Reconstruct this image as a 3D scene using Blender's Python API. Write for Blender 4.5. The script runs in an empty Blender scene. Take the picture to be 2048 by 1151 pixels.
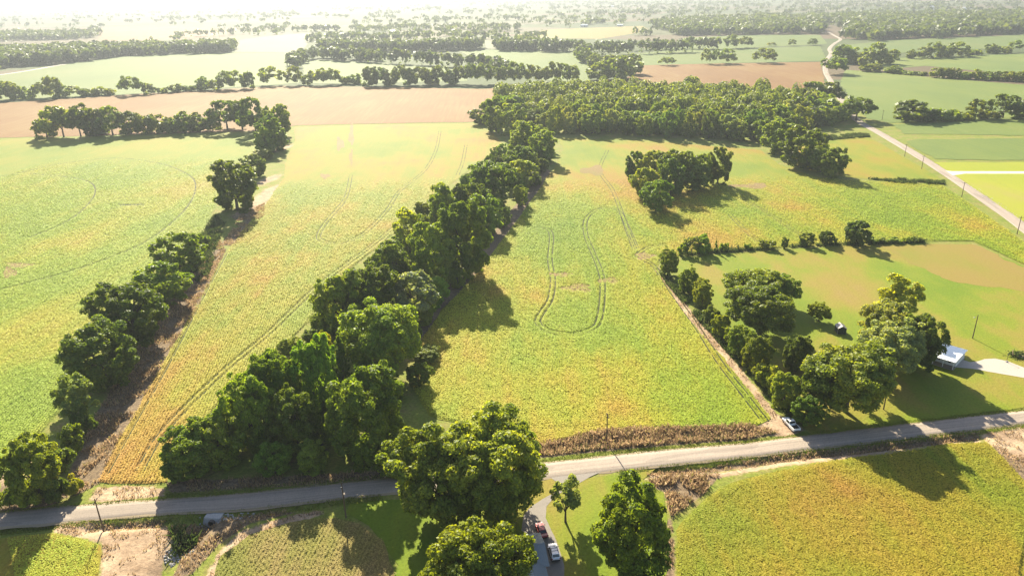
import bpy, bmesh, math, random
import numpy as np
from mathutils import Matrix, Vector

random.seed(7)
RNG = np.random.default_rng(7)
scn = bpy.context.scene
COL = scn.collection

# ------------------------------------------------------------------ camera
H = 105.0                      # flying height of the drone
F = 1450.0                     # focal length in pixels of the 2048 px wide photograph
PITCH = math.atan((575.5 + 15) / F)
ROLL = math.radians(1.2)
fw = np.array([0, math.cos(PITCH), -math.sin(PITCH)])
u0 = np.array([0, math.sin(PITCH), math.cos(PITCH)])
r0 = np.array([1.0, 0, 0])
rt = r0 * math.cos(ROLL) - u0 * math.sin(ROLL)
up = u0 * math.cos(ROLL) + r0 * math.sin(ROLL)
cam = bpy.data.cameras.new('camera')
cam.sensor_width = 36.0
cam.lens = 36.0 * F / 2048
cam.clip_start = 1.0
cam.clip_end = 40000
camo = bpy.data.objects.new('camera', cam)
COL.objects.link(camo)
camo.matrix_world = Matrix(((rt[0], up[0], -fw[0], 0), (rt[1], up[1], -fw[1], 0), (rt[2], up[2], -fw[2], H), (0, 0, 0, 1)))
scn.camera = camo

# ------------------------------------------------------------------ light
SUN_EL = math.radians(30)
SUN_AZ = math.radians(14)      # sun ahead of the camera, a little to its left
SUN_DIR = Vector((-math.sin(SUN_AZ) * math.cos(SUN_EL), math.cos(SUN_AZ) * math.cos(SUN_EL), math.sin(SUN_EL)))
sun = bpy.data.lights.new('sun', 'SUN')
sun.energy = 5.0
sun.angle = math.radians(0.5)
sun.color = (1.0, 0.92, 0.7)
suno = bpy.data.objects.new('sun', sun)
suno.rotation_euler = SUN_DIR.to_track_quat('Z', 'Y').to_euler()
suno.location = (0, 0, 300)
COL.objects.link(suno)
world = bpy.data.worlds.new('World')
scn.world = world
world.use_nodes = True
wn = world.node_tree
wn.nodes.clear()
sky = wn.nodes.new('ShaderNodeTexSky')
sky.sky_type = 'NISHITA'
sky.sun_disc = False
sky.sun_elevation = SUN_EL
sky.sun_rotation = -SUN_AZ
sky.air_density = 1.0
sky.dust_density = 1.5
bg = wn.nodes.new('ShaderNodeBackground')
bg.inputs['Strength'].default_value = 0.066
wo = wn.nodes.new('ShaderNodeOutputWorld')
wn.links.new(sky.outputs[0], bg.inputs[0])
wn.links.new(bg.outputs[0], wo.inputs[0])
scn.view_settings.view_transform = 'Standard'
scn.view_settings.look = 'None'
scn.view_settings.gamma = 1.0
scn.view_settings.use_curve_mapping = False
scn.view_settings.exposure = 1.9
HAZE_DENSITY = 0.00017
HAZE_G = 0.4
cy = scn.cycles
cy.max_bounces = 6
cy.diffuse_bounces = 3
cy.glossy_bounces = 2
cy.transmission_bounces = 4
cy.transparent_max_bounces = 4
cy.volume_bounces = 0
cy.use_denoising = True


# ------------------------------------------------------------------ helpers
def GZ(px, py, z=0.0):
    """Point of the land at height z seen at a place of the photograph."""
    d = rt * (px - 1024) + up * (575.5 - py) + fw * F
    t = (z - H) / d[2]
    return np.array([d[0] * t, d[1] * t])


def proj(X, Y, z):
    d = np.array([X, Y, z - H])
    w = d @ fw
    return 1024 + F * (d @ rt) / w, 575.5 - F * (d @ up) / w


def tall(X, Y, ty):
    lo, hi = 0.3, 60
    for _ in range(30):
        m = (lo + hi) / 2
        if proj(X, Y, m)[1] > ty:
            lo = m
        else:
            hi = m
    return lo


def W(pts, z=0.0):
    return np.array([GZ(x, y, z) for x, y in pts])


def fast_mesh(name, v, faces, mat=None, smooth=False):
    me = bpy.data.meshes.new(name)
    v = np.asarray(v, dtype=np.float32).reshape(-1, 3)
    faces = np.asarray(faces, dtype=np.int32)
    n, k = faces.shape
    me.vertices.add(len(v))
    me.vertices.foreach_set('co', v.ravel())
    me.loops.add(n * k)
    me.loops.foreach_set('vertex_index', faces.ravel())
    me.polygons.add(n)
    me.polygons.foreach_set('loop_start', np.arange(0, n * k, k, dtype=np.int32))
    me.polygons.foreach_set('loop_total', np.full(n, k, dtype=np.int32))
    if smooth:
        me.polygons.foreach_set('use_smooth', np.ones(n, dtype=bool))
    me.update(calc_edges=True)
    if mat:
        me.materials.append(mat)
    return me


def link(name, me, parent=None, loc=None):
    o = bpy.data.objects.new(name, me)
    COL.objects.link(o)
    if parent:
        o.parent = parent
    if loc is not None:
        o.location = loc
    return o


def tag(o, label=None, cat=None, group=None, kind=None):
    if label:
        o['label'] = label
    if cat:
        o['category'] = cat
    if group:
        o['group'] = group
    if kind:
        o['kind'] = kind
    return o


def empty(name, loc, rz=0.0, sc=None):
    o = bpy.data.objects.new(name, None)
    o.empty_display_size = 0.5
    COL.objects.link(o)
    o.location = loc
    o.rotation_euler = (0, 0, rz)
    if sc:
        o.scale = sc
    return o


def inside(P, poly):
    x, y = P[:, 0], P[:, 1]
    res = np.zeros(len(P), dtype=bool)
    n = len(poly)
    for i in range(n):
        x1, y1 = poly[i]
        x2, y2 = poly[(i + 1) % n]
        if y1 == y2:
            continue
        c = ((y1 > y) != (y2 > y)) & (x < (x2 - x1) * (y - y1) / (y2 - y1) + x1)
        res ^= c
    return res


def edge_dist(P, poly, closed=True):
    d = np.full(len(P), 1e9)
    n = len(poly)
    for i in range(n if closed else n - 1):
        a = np.array(poly[i])
        b = np.array(poly[(i + 1) % n])
        ab = b - a
        L = max(ab @ ab, 1e-9)
        t = np.clip(((P - a) @ ab) / L, 0, 1)
        q = a + t[:, None] * ab
        d = np.minimum(d, np.hypot(P[:, 0] - q[:, 0], P[:, 1] - q[:, 1]))
    return d


def resample(pts, step):
    pts = np.asarray(pts, float)
    out = [pts[0]]
    for a, b in zip(pts[:-1], pts[1:]):
        n = max(1, int(np.hypot(*(b - a)) / step))
        for k in range(1, n + 1):
            out.append(a + (b - a) * k / n)
    return np.array(out)


def smooth_line(pts, n=8):
    p = np.asarray(pts, float)
    p = np.vstack([2 * p[0] - p[1], p, 2 * p[-1] - p[-2]])
    out = []
    for i in range(1, len(p) - 2):
        for k in range(n):
            t = k / n
            out.append(0.5 * ((2 * p[i]) + (-p[i - 1] + p[i + 1]) * t + (2 * p[i - 1] - 5 * p[i] + 4 * p[i + 1] - p[i + 2]) * t * t
                              + (-p[i - 1] + 3 * p[i] - 3 * p[i + 1] + p[i + 2]) * t ** 3))
    out.append(p[-2])
    return np.array(out)


def tubes(segs, sides=7):
    """segs: list of (points Nx3, radii N) -> verts, quads"""
    V, Q = [], []
    base = 0
    for pts, rad in segs:
        pts = [Vector(p) for p in pts]
        for i, p in enumerate(pts):
            d = (pts[min(i + 1, len(pts) - 1)] - pts[max(i - 1, 0)]).normalized()
            a = d.orthogonal().normalized() if abs(d.z) < 0.95 else Vector((1, 0, 0)).cross(d).normalized()
            b = d.cross(a)
            for s in range(sides):
                an = 2 * math.pi * s / sides
                V.append(p + (a * math.cos(an) + b * math.sin(an)) * rad[i])
        for i in range(len(pts) - 1):
            for s in range(sides):
                s2 = (s + 1) % sides
                Q.append((base + i * sides + s, base + i * sides + s2, base + (i + 1) * sides + s2, base + (i + 1) * sides + s))
        base += len(pts) * sides
    return np.array(V), np.array(Q)


class MB:
    """collects boxes, tubes and polygons that make one part"""

    def __init__(self):
        self.v, self.f = [], []

    def poly(self, pts):
        b = len(self.v)
        self.v += [tuple(p) for p in pts]
        self.f.append(tuple(range(b, b + len(pts))))
        return self

    def hull(self, bot, topq):
        """eight corners: four below and four above, counter-clockwise"""
        b = len(self.v)
        self.v += [tuple(p) for p in bot] + [tuple(p) for p in topq]
        n = len(bot)
        self.f.append(tuple(b + i for i in reversed(range(n))))
        self.f.append(tuple(b + n + i for i in range(n)))
        for i in range(n):
            j = (i + 1) % n
            self.f.append((b + i, b + j, b + n + j, b + n + i))
        return self

    def box(self, x0, x1, y0, y1, z0, z1):
        return self.hull([(x0, y0, z0), (x1, y0, z0), (x1, y1, z0), (x0, y1, z0)],
                         [(x0, y0, z1), (x1, y0, z1), (x1, y1, z1), (x0, y1, z1)])

    def slab(self, quad, t):
        """a panel: quad (four 3-D points) given a thickness t along its normal"""
        q = [Vector(p) for p in quad]
        n = (q[1] - q[0]).cross(q[3] - q[0]).normalized() * t
        return self.hull([tuple(p) for p in q], [tuple(p + n) for p in q])

    def tube(self, pts, rad, sides=8, caps=True):
        if not hasattr(rad, '__len__'):
            rad = [rad] * len(pts)
        V, Q = tubes([(pts, rad)], sides)
        b = len(self.v)
        self.v += [tuple(p) for p in V]
        self.f += [tuple(int(i) + b for i in q) for q in Q]
        if caps:
            self.f.append(tuple(b + s for s in reversed(range(sides))))
            self.f.append(tuple(b + (len(pts) - 1) * sides + s for s in range(sides)))
        return self

    def mesh(self, name, mat, bevel=0.0):
        me = bpy.data.meshes.new(name)
        me.from_pydata(self.v, [], self.f)
        if bevel:
            bm = bmesh.new()
            bm.from_mesh(me)
            bmesh.ops.remove_doubles(bm, verts=bm.verts, dist=1e-4)
            bmesh.ops.bevel(bm, geom=[e for e in bm.edges if e.calc_face_angle(0) > 0.35], offset=bevel, segments=2, affect='EDGES', clamp_overlap=True)
            bm.to_mesh(me)
            bm.free()
        me.materials.append(mat)
        me.update()
        return me

    def build(self, name, mat, parent=None, bevel=0.0):
        return link(name, self.mesh(name, mat, bevel), parent)


# ------------------------------------------------------------------ materials
class NT:
    def __init__(self, name):
        self.m = bpy.data.materials.new(name)
        self.m.use_nodes = True
        self.t = self.m.node_tree
        self.t.nodes.clear()
        self.out = self.t.nodes.new('ShaderNodeOutputMaterial')

    def n(self, kind, **kw):
        nd = self.t.nodes.new('ShaderNode' + kind)
        for k, v in kw.items():
            setattr(nd, k, v)
        return nd

    def l(self, a, b):
        self.t.links.new(a, b)

    def put(self, sock, v):
        if hasattr(v, 'links') or hasattr(v, 'is_linked'):
            self.l(v, sock)
        else:
            sock.default_value = v

    def math(self, op, a, b=None, c=None, clamp=False):
        nd = self.n('Math', operation=op, use_clamp=clamp)
        self.put(nd.inputs[0], a)
        if b is not None:
            self.put(nd.inputs[1], b)
        if c is not None:
            self.put(nd.inputs[2], c)
        return nd.outputs[0]

    def mix(self, f, a, b, blend='MIX'):
        nd = self.n('Mix', data_type='RGBA', blend_type=blend)
        self.put(nd.inputs[0], f)
        self.put(nd.inputs[6], a if hasattr(a, 'links') else (*a, 1))
        self.put(nd.inputs[7], b if hasattr(b, 'links') else (*b, 1))
        return nd.outputs[2]

    def pos(self):
        return self.n('NewGeometry').outputs['Position']

    def noise(self, vec, scale, detail=4, rough=0.55, rot=0.0, sc=(1, 1, 1), off=(0, 0, 0)):
        mp = self.n('Mapping')
        mp.inputs['Rotation'].default_value = (0, 0, rot)
        mp.inputs['Scale'].default_value = sc
        mp.inputs['Location'].default_value = off
        self.l(vec, mp.inputs[0])
        nd = self.n('TexNoise')
        nd.inputs['Scale'].default_value = scale
        nd.inputs['Detail'].default_value = detail
        nd.inputs['Roughness'].default_value = rough
        self.l(mp.outputs[0], nd.inputs['Vector'])
        return nd.outputs['Fac']

    def ramp(self, f, stops):
        nd = self.n('ValToRGB')
        cr = nd.color_ramp
        while len(cr.elements) < len(stops):
            cr.elements.new(0.5)
        for e, (p, c) in zip(cr.elements, stops):
            e.position = p
            e.color = (*c, 1) if hasattr(c, '__len__') else (c, c, c, 1)
        self.l(f, nd.inputs[0])
        return nd.outputs[0]

    def bump(self, h, strength=0.5, dist=0.3):
        nd = self.n('Bump')
        nd.inputs['Strength'].default_value = strength
        nd.inputs['Distance'].default_value = dist
        self.l(h, nd.inputs['Height'])
        return nd.outputs[0]

    def bsdf(self, color, rough=0.8, spec=0.2, metal=0.0, normal=None):
        b = self.n('BsdfPrincipled')
        self.put(b.inputs['Base Color'], color if hasattr(color, 'links') else (*color, 1))
        self.put(b.inputs['Roughness'], rough)
        b.inputs['Specular IOR Level'].default_value = spec
        b.inputs['Metallic'].default_value = metal
        if normal is not None:
            self.l(normal, b.inputs['Normal'])
        return b.outputs[0]

    def done(self, sh):
        self.l(sh, self.out.inputs[0])
        return self.m


def plain(name, c, rough=0.6, spec=0.3, metal=0.0, var=0.15, scale=3.0):
    t = NT(name)
    f = t.noise(t.n('TexCoord').outputs['Object'], scale, 3)
    a = tuple(x * (1 - var) for x in c)
    b = tuple(min(1, x * (1 + var)) for x in c)
    return t.done(t.bsdf(t.mix(f, a, b), rough, spec, metal))


def field_color(t, P, stops, rot=0.0, off=(0, 0, 0), big=1 / 55, mid=1 / 10, streak=0.25, gain=2.2):
    """patches of greener and riper crop, streaked along the drilling direction"""
    n1 = t.noise(P, big, 4, 0.55, rot, (1, 0.6, 1), off)
    n2 = t.noise(P, mid, 3, 0.55, rot, (1, 0.55, 1), off)
    n3 = t.noise(P, 1.0, 2, 0.5, rot, (1 / 2.6, 1 / 60, 1), off)
    f = t.math('ADD', t.math('MULTIPLY', n1, 0.83 - streak * 0.5), t.math('MULTIPLY', n2, 0.17))
    f = t.math('ADD', f, t.math('MULTIPLY', n3, streak * 0.5))
    f = t.math('ADD', t.math('MULTIPLY', t.math('SUBTRACT', f, 0.5), gain), 0.5, clamp=True)
    return t.ramp(f, stops)


def field_mat(name, stops, rot=0.0, off=(0, 0, 0), fine=0.35, bump=0.5, tone=0.69, **kw):
    t = NT(name)
    P = t.pos()
    c = field_color(t, P, stops, rot, off, **kw)
    fn = t.noise(P, 1.6, 4, 0.75, rot, (1, 0.8, 1))
    c = t.mix(1.0, c, t.ramp(fn, [(0.25, 1 - fine), (0.5, 1.0), (0.75, 1 + fine * 0.7)]), 'MULTIPLY')
    c = t.mix(1.0, c, (tone, tone, tone), 'MULTIPLY')
    return t.done(t.bsdf(c, 0.85, 0.1, normal=t.bump(fn, bump, 0.35)))


def crop_mat(name, stops, rot=0.0, off=(0, 0, 0), lift=1.0, **kw):
    """standing crop: the field's own colours on leaves that let light through"""
    t = NT(name)
    P = t.pos()
    c = field_color(t, P, stops, rot, off, **kw)
    ri = t.n('NewGeometry').outputs['Random Per Island']
    c = t.mix(1.0, c, t.ramp(ri, [(0.0, 0.9 * lift), (0.55, 1.0 * lift), (1.0, 1.12 * lift)]), 'MULTIPLY')
    d = t.bsdf(c, 0.7, 0.15)
    tr = t.n('BsdfTranslucent')
    t.l(c, tr.inputs[0])
    ms = t.n('MixShader')
    ms.inputs[0].default_value = 0.3
    t.l(d, ms.inputs[1])
    t.l(tr.outputs[0], ms.inputs[2])
    return t.done(ms.outputs[0])


def leaf_mat(name):
    t = NT(name)
    oc = t.n('ObjectInfo').outputs['Color']
    ri = t.n('NewGeometry').outputs['Random Per Island']
    c = t.mix(1.0, oc, t.ramp(ri, [(0.0, (0.62, 0.68, 0.7)), (0.5, (1, 1, 1)), (0.9, (1.22, 1.17, 1.0)), (1.0, (1.4, 1.28, 1.05))]), 'MULTIPLY')
    P = t.pos()
    c = t.mix(1.0, c, t.ramp(t.noise(P, 1 / 13, 2, 0.5), [(0.3, (0.72, 0.8, 0.85)), (0.5, (1, 1, 1)), (0.7, (1.3, 1.16, 0.95))]), 'MULTIPLY')
    d = t.bsdf(c, 0.55, 0.25)
    tr = t.n('BsdfTranslucent')
    t.l(t.mix(1.0, c, (1.5, 1.4, 0.5), 'MULTIPLY'), tr.inputs[0])
    ms = t.n('MixShader')
    ms.inputs[0].default_value = 0.48
    t.l(d, ms.inputs[1])
    t.l(tr.outputs[0], ms.inputs[2])
    return t.done(ms.outputs[0])


LEAF = leaf_mat('tree_leaves')
t = NT('bark')
P = t.n('TexCoord').outputs['Object']
bn = t.noise(P, 2.0, 5, 0.7, 0, (2, 2, 0.4))
BARK = t.done(t.bsdf(t.mix(bn, (0.035, 0.028, 0.02), (0.13, 0.105, 0.08)), 0.9, 0.1, normal=t.bump(bn, 0.6, 0.1)))

GREEN_YELLOW = [(0.08, (0.1324, 0.1976, 0.0117)), (0.36, (0.1845, 0.2309, 0.0135)), (0.54, (0.2528, 0.2434, 0.0171)), (0.69, (0.2941, 0.2132, 0.0252)), (0.86, (0.3096, 0.182, 0.036))]
SOY_LEFT = [(0.1, (0.1419, 0.2028, 0.0198)), (0.42, (0.1892, 0.235, 0.0234)), (0.66, (0.2528, 0.2454, 0.027)), (0.85, (0.2786, 0.2288, 0.036)), (1.0, (0.289, 0.1976, 0.054))]
SOY_STRIP = [(0.08, (0.1466, 0.2028, 0.0162)), (0.36, (0.1987, 0.2288, 0.0189)), (0.53, (0.2632, 0.234, 0.0225)), (0.67, (0.2993, 0.2028, 0.0306)), (0.84, (0.3096, 0.1768, 0.0405))]
SOY_NEAR = [(0.1, (0.123, 0.182, 0.0108)), (0.4, (0.175, 0.1976, 0.0135)), (0.58, (0.2477, 0.2028, 0.018)), (0.76, (0.2786, 0.1664, 0.027)), (0.95, (0.289, 0.1404, 0.0405))]
STUBBLE = [(0.15, (0.16, 0.19, 0.025)), (0.42, (0.22, 0.2, 0.04)), (0.62, (0.29, 0.21, 0.075)), (0.95, (0.36, 0.26, 0.13))]
FAR_GREEN = [(0.1, (0.12, 0.18, 0.04)), (0.5, (0.15, 0.205, 0.045)), (0.9, (0.19, 0.215, 0.055))]
RIGHT_GREEN = [(0.1, (0.12, 0.175, 0.04)), (0.5, (0.155, 0.205, 0.042)), (0.9, (0.2, 0.225, 0.05))]
BROWN = [(0.15, (0.29, 0.135, 0.034)), (0.45, (0.34, 0.165, 0.042)), (0.6, (0.37, 0.2, 0.055)), (0.9, (0.4, 0.25, 0.085))]
LAWN = [(0.15, (0.1419, 0.208, 0.0108)), (0.45, (0.1939, 0.2288, 0.0162)), (0.65, (0.2477, 0.2184, 0.0315)), (0.85, (0.2683, 0.208, 0.0405)), (1.0, (0.2786, 0.2028, 0.054))]
LAWN_YELLOW = [(0.1, (0.235, 0.27, 0.02)), (0.6, (0.275, 0.285, 0.025)), (0.95, (0.29, 0.25, 0.06))]  # yellow-green grass of the lawn beside the far lane
TAN = [(0.1, (0.21, 0.215, 0.025)), (0.4, (0.26, 0.205, 0.042)), (0.65, (0.275, 0.195, 0.05)), (0.9, (0.25, 0.22, 0.035))]
PALE = [(0.1, (0.26, 0.26, 0.13)), (0.9, (0.31, 0.27, 0.16))]

M = {
    'left': field_mat('soybean_left', SOY_LEFT, 0.35, (31, 7, 0)),
    'strip': field_mat('soybean_strip', SOY_STRIP, 0.4, (5, 50, 0)),
    'mid': field_mat('soybean_middle', GREEN_YELLOW, -0.1, (90, 3, 0)),
    'near': field_mat('soybean_near', SOY_NEAR, 0.2, (12, 40, 0), fine=0.5),
    'stubble': field_mat('stubble_field', STUBBLE, 0.9, (3, 3, 0), fine=0.5),
    'far_green': field_mat('far_green_field', FAR_GREEN, 1.4, (0, 70, 0), big=1 / 160, mid=1 / 30, fine=0.2, bump=0.2, tone=0.6, streak=0.6, gain=2.4),
    'right_green': field_mat('right_green_field', RIGHT_GREEN, 1.45, (9, 9, 0), big=1 / 90, mid=1 / 20, fine=0.28, bump=0.3, streak=0.5, gain=2.4),
    'brown': field_mat('ripe_brown_field', BROWN, 0.5, (4, 30, 0), big=1 / 120, mid=1 / 25, fine=0.22, bump=0.3, streak=0.6, tone=0.44, gain=2.4),
    'lawn': field_mat('mown_lawn', LAWN, -0.5, (55, 20, 0), big=1 / 28, mid=1 / 7, fine=0.3, bump=0.45, streak=0.2, gain=2.7, tone=0.72),
    'lawn_yellow': field_mat('bright_lawn', LAWN_YELLOW, -0.5, (50, 60, 0), tone=0.8, fine=0.1, bump=0.1),
    'tan': field_mat('dry_tan_grass', TAN, -0.6, (8, 80, 0), fine=0.15, bump=0.15),
    'pale': field_mat('pale_stubble', PALE, 1.2, (8, 80, 0), big=1 / 160, mid=1 / 30, fine=0.1, bump=0.1, tone=0.45),
}


def ground_mat():
    t = NT('rough_ground')
    P = t.pos()
    # rough grass of verges, banks and field margins
    n1 = t.noise(P, 1 / 7, 6, 0.7)
    n2 = t.noise(P, 1 / 0.8, 5, 0.7, 0, (1, 1, 1), (3, 9, 0))
    grass = t.ramp(n1, [(0.3, (0.105, 0.15, 0.015)), (0.5, (0.16, 0.175, 0.03)), (0.65, (0.2, 0.165, 0.055))])
    grass = t.mix(1.0, grass, t.ramp(n2, [(0.3, 0.6), (0.7, 1.3)]), 'MULTIPLY')
    dirt = t.ramp(n1, [(0.32, (0.2, 0.13, 0.08)), (0.48, (0.31, 0.215, 0.14)), (0.64, (0.42, 0.31, 0.2))])
    dirt = t.mix(1.0, dirt, t.ramp(n2, [(0.25, 0.6), (0.7, 1.2)]), 'MULTIPLY')
    weed = t.ramp(n2, [(0.3, (0.06, 0.04, 0.025)), (0.5, (0.15, 0.105, 0.065)), (0.72, (0.25, 0.18, 0.11))])
    # the land far off: patches of crop, pasture and stubble
    vor = t.n('TexVoronoi')
    vor.inputs['Scale'].default_value = 1.0
    mp = t.n('Mapping')
    mp.inputs['Rotation'].default_value = (0, 0, 0.25)
    mp.inputs['Scale'].default_value = (1 / 420, 1 / 330, 0)
    t.l(P, mp.inputs[0])
    t.l(mp.outputs[0], vor.inputs['Vector'])
    sep = t.n('SeparateColor')
    t.l(vor.outputs['Color'], sep.inputs[0])
    far = t.ramp(sep.outputs[0], [(0.0, (0.12, 0.18, 0.06)), (0.45, (0.17, 0.22, 0.075)), (0.6, (0.21, 0.22, 0.1)), (0.75, (0.27, 0.19, 0.12)), (1.0, (0.3, 0.28, 0.17))])
    spy = t.n('SeparateXYZ')
    t.l(P, spy.inputs[0])
    isfar = t.math('GREATER_THAN', spy.outputs[1], 760.0)

    def sharp(attr):
        a = t.n('Attribute', attribute_name=attr).outputs['Fac']
        n = t.noise(P, 1 / 1.6, 5, 0.7, 0, (1, 1, 1), (7, 1, 0))
        v = t.math('ADD', a, t.math('MULTIPLY', t.math('SUBTRACT', n, 0.5), 1.1))
        return t.math('MULTIPLY_ADD', v, 4.0, -1.5, clamp=True)
    far = t.mix(1.0, far, (0.36, 0.36, 0.33), 'MULTIPLY')
    c = t.mix(isfar, grass, far)
    c = t.mix(sharp('weed'), c, weed)
    c = t.mix(sharp('dirt'), c, dirt)
    return t.done(t.bsdf(c, 0.9, 0.1, normal=t.bump(n2, 0.6, 0.3)))


def road_mat(name, a, b, patch):
    t = NT(name)
    uv = t.n('UVMap').outputs[0]
    P = t.pos()
    n1 = t.noise(P, 1 / 6, 5, 0.65)
    n2 = t.noise(P, 3.0, 4, 0.7)
    lane = t.noise(uv, 1.0, 3, 0.5, 0, (0.02, 7, 1))
    c = t.mix(n1, a, b)
    c = t.mix(1.0, c, t.ramp(lane, [(0.3, 0.76), (0.5, 1.0), (0.7, 1.14)]), 'MULTIPLY')
    c = t.mix(1.0, c, t.ramp(n2, [(0.3, 0.88), (0.7, 1.1)]), 'MULTIPLY')
    if patch:
        pn = t.noise(uv, 1.0, 1, 0.4, 0, (0.035, 0.9, 1), (13, 2, 0))
        c = t.mix(t.math('MULTIPLY', t.math('GREATER_THAN', pn, 0.6), 0.35), c, tuple(x * 0.6 for x in a))
        cr = t.noise(uv, 1.0, 6, 0.8, 0, (0.6, 0.8, 1), (3, 2, 0))
        crack = t.math('LESS_THAN', t.math('ABSOLUTE', t.math('SUBTRACT', cr, 0.5)), 0.006)
        c = t.mix(t.math('MULTIPLY', crack, 0.45), c, (0.08, 0.07, 0.06))
    return t.done(t.bsdf(c, 0.8, 0.2, normal=t.bump(n2, 0.2, 0.05)))


M['road'] = road_mat('worn_asphalt', (0.24, 0.19, 0.155), (0.31, 0.25, 0.2), True)
M['shoulder'] = road_mat('gravel_shoulder', (0.2, 0.15, 0.09), (0.3, 0.23, 0.15), False)
M['drive'] = road_mat('gravel_drive', (0.15, 0.13, 0.115), (0.22, 0.19, 0.165), False)
M['white_gravel'] = road_mat('white_gravel', (0.44, 0.4, 0.35), (0.55, 0.5, 0.44), False)
M['pale_drive'] = road_mat('pale_concrete_drive', (0.3, 0.26, 0.23), (0.38, 0.33, 0.285), False)
M['bare'] = field_mat('bare_soil_patch', [(0.2, (0.22, 0.2, 0.04)), (0.5, (0.25, 0.17, 0.06)), (0.8, (0.28, 0.2, 0.09))], 0, (6, 1, 0), mid=1 / 3)
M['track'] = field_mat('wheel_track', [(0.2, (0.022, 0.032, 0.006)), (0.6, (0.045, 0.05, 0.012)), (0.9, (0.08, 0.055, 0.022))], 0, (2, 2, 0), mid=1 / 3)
M['white_paint'] = plain('white_paint', (0.75, 0.74, 0.72), 0.3, 0.5, var=0.04)
M['car_white'] = plain('car_white', (0.78, 0.77, 0.75), 0.25, 0.5, var=0.03)
M['car_red'] = plain('car_red', (0.32, 0.03, 0.03), 0.25, 0.5, var=0.1)
M['car_silver'] = plain('car_silver', (0.5, 0.5, 0.52), 0.28, 0.5, 0.4, var=0.05)
M['glass'] = plain('dark_glass', (0.012, 0.014, 0.016), 0.08, 0.6, var=0.1)
M['tyre'] = plain('tyre_rubber', (0.018, 0.018, 0.018), 0.85, 0.1)
M['rim'] = plain('alloy', (0.4, 0.4, 0.41), 0.35, 0.5, 0.8)
M['lamp_red'] = plain('tail_lamp', (0.35, 0.02, 0.015), 0.2, 0.5)
M['lamp_clear'] = plain('head_lamp', (0.6, 0.6, 0.58), 0.15, 0.5)
M['black'] = plain('black_plastic', (0.015, 0.015, 0.015), 0.6, 0.3)
M['bed'] = plain('bed_liner', (0.02, 0.02, 0.022), 0.8, 0.2)
M['pole'] = plain('weathered_pole', (0.11, 0.075, 0.05), 0.9, 0.1, var=0.35)
M['metal'] = plain('grey_metal', (0.3, 0.3, 0.3), 0.45, 0.5, 0.6)
M['wire'] = plain('weathered_wire', (0.05, 0.05, 0.05), 0.8, 0.1)
M['roof_grey'] = plain('grey_metal_roof', (0.2, 0.225, 0.24), 0.5, 0.4, 0.2, var=0.12, scale=0.7)
M['roof_white'] = plain('white_metal_roof', (0.8, 0.8, 0.79), 0.35, 0.5, 0.0, var=0.06, scale=0.5)
M['siding'] = plain('white_siding', (0.62, 0.6, 0.56), 0.7, 0.2, var=0.08)
M['brick'] = plain('tan_brick', (0.3, 0.2, 0.15), 0.85, 0.1, var=0.2)
M['wood'] = plain('grey_wood', (0.2, 0.16, 0.12), 0.85, 0.1, var=0.3)
M['shed'] = plain('dark_green_shed', (0.03, 0.045, 0.035), 0.7, 0.2, var=0.2)
M['shed_roof'] = plain('pale_tin', (0.4, 0.35, 0.33), 0.6, 0.3)
M['stone'] = plain('pale_riprap', (0.34, 0.32, 0.3), 0.9, 0.1, var=0.35)
M['pipe'] = plain('rusty_pipe', (0.14, 0.11, 0.09), 0.8, 0.2, 0.3, var=0.3)


def blade_mat(name, stops, trans=0.25):
    t = NT(name)
    ri = t.n('NewGeometry').outputs['Random Per Island']
    c = t.ramp(ri, stops)
    n = t.noise(t.pos(), 1 / 4, 4, 0.6)
    c = t.mix(1.0, c, t.ramp(n, [(0.3, 0.72), (0.7, 1.25)]), 'MULTIPLY')
    d = t.bsdf(c, 0.8, 0.1)
    tr = t.n('BsdfTranslucent')
    t.l(c, tr.inputs[0])
    ms = t.n('MixShader')
    ms.inputs[0].default_value = trans
    t.l(d, ms.inputs[1])
    t.l(tr.outputs[0], ms.inputs[2])
    return t.done(ms.outputs[0])


M['dry'] = blade_mat('dry_weeds', [(0.0, (0.17, 0.11, 0.06)), (0.45, (0.36, 0.235, 0.13)), (0.8, (0.47, 0.33, 0.19)), (1.0, (0.24, 0.22, 0.05))], 0.45)
M['verge'] = blade_mat('verge_grass', [(0.0, (0.1, 0.15, 0.012)), (0.5, (0.17, 0.21, 0.02)), (0.9, (0.22, 0.215, 0.03)), (1.0, (0.25, 0.18, 0.07))], 0.35)
M['scrub'] = blade_mat('green_scrub', [(0.0, (0.04, 0.065, 0.015)), (0.6, (0.075, 0.11, 0.022)), (1.0, (0.16, 0.17, 0.05))], 0.35)

# ------------------------------------------------------------------ haze
hz = MB().box(-17000, 17000, -420, 17500, -3.0, H + 4)
t = NT('summer_haze')
pv = t.n('VolumePrincipled')
pv.inputs['Color'].default_value = (0.29, 0.315, 0.355, 1)
pv.inputs['Density'].default_value = HAZE_DENSITY
pv.inputs['Anisotropy'].default_value = HAZE_G
t.l(pv.outputs[0], t.out.inputs['Volume'])
tag(hz.build('haze', t.m), 'thin pale summer haze that whitens the land towards the horizon', 'haze', kind='stuff')

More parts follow.
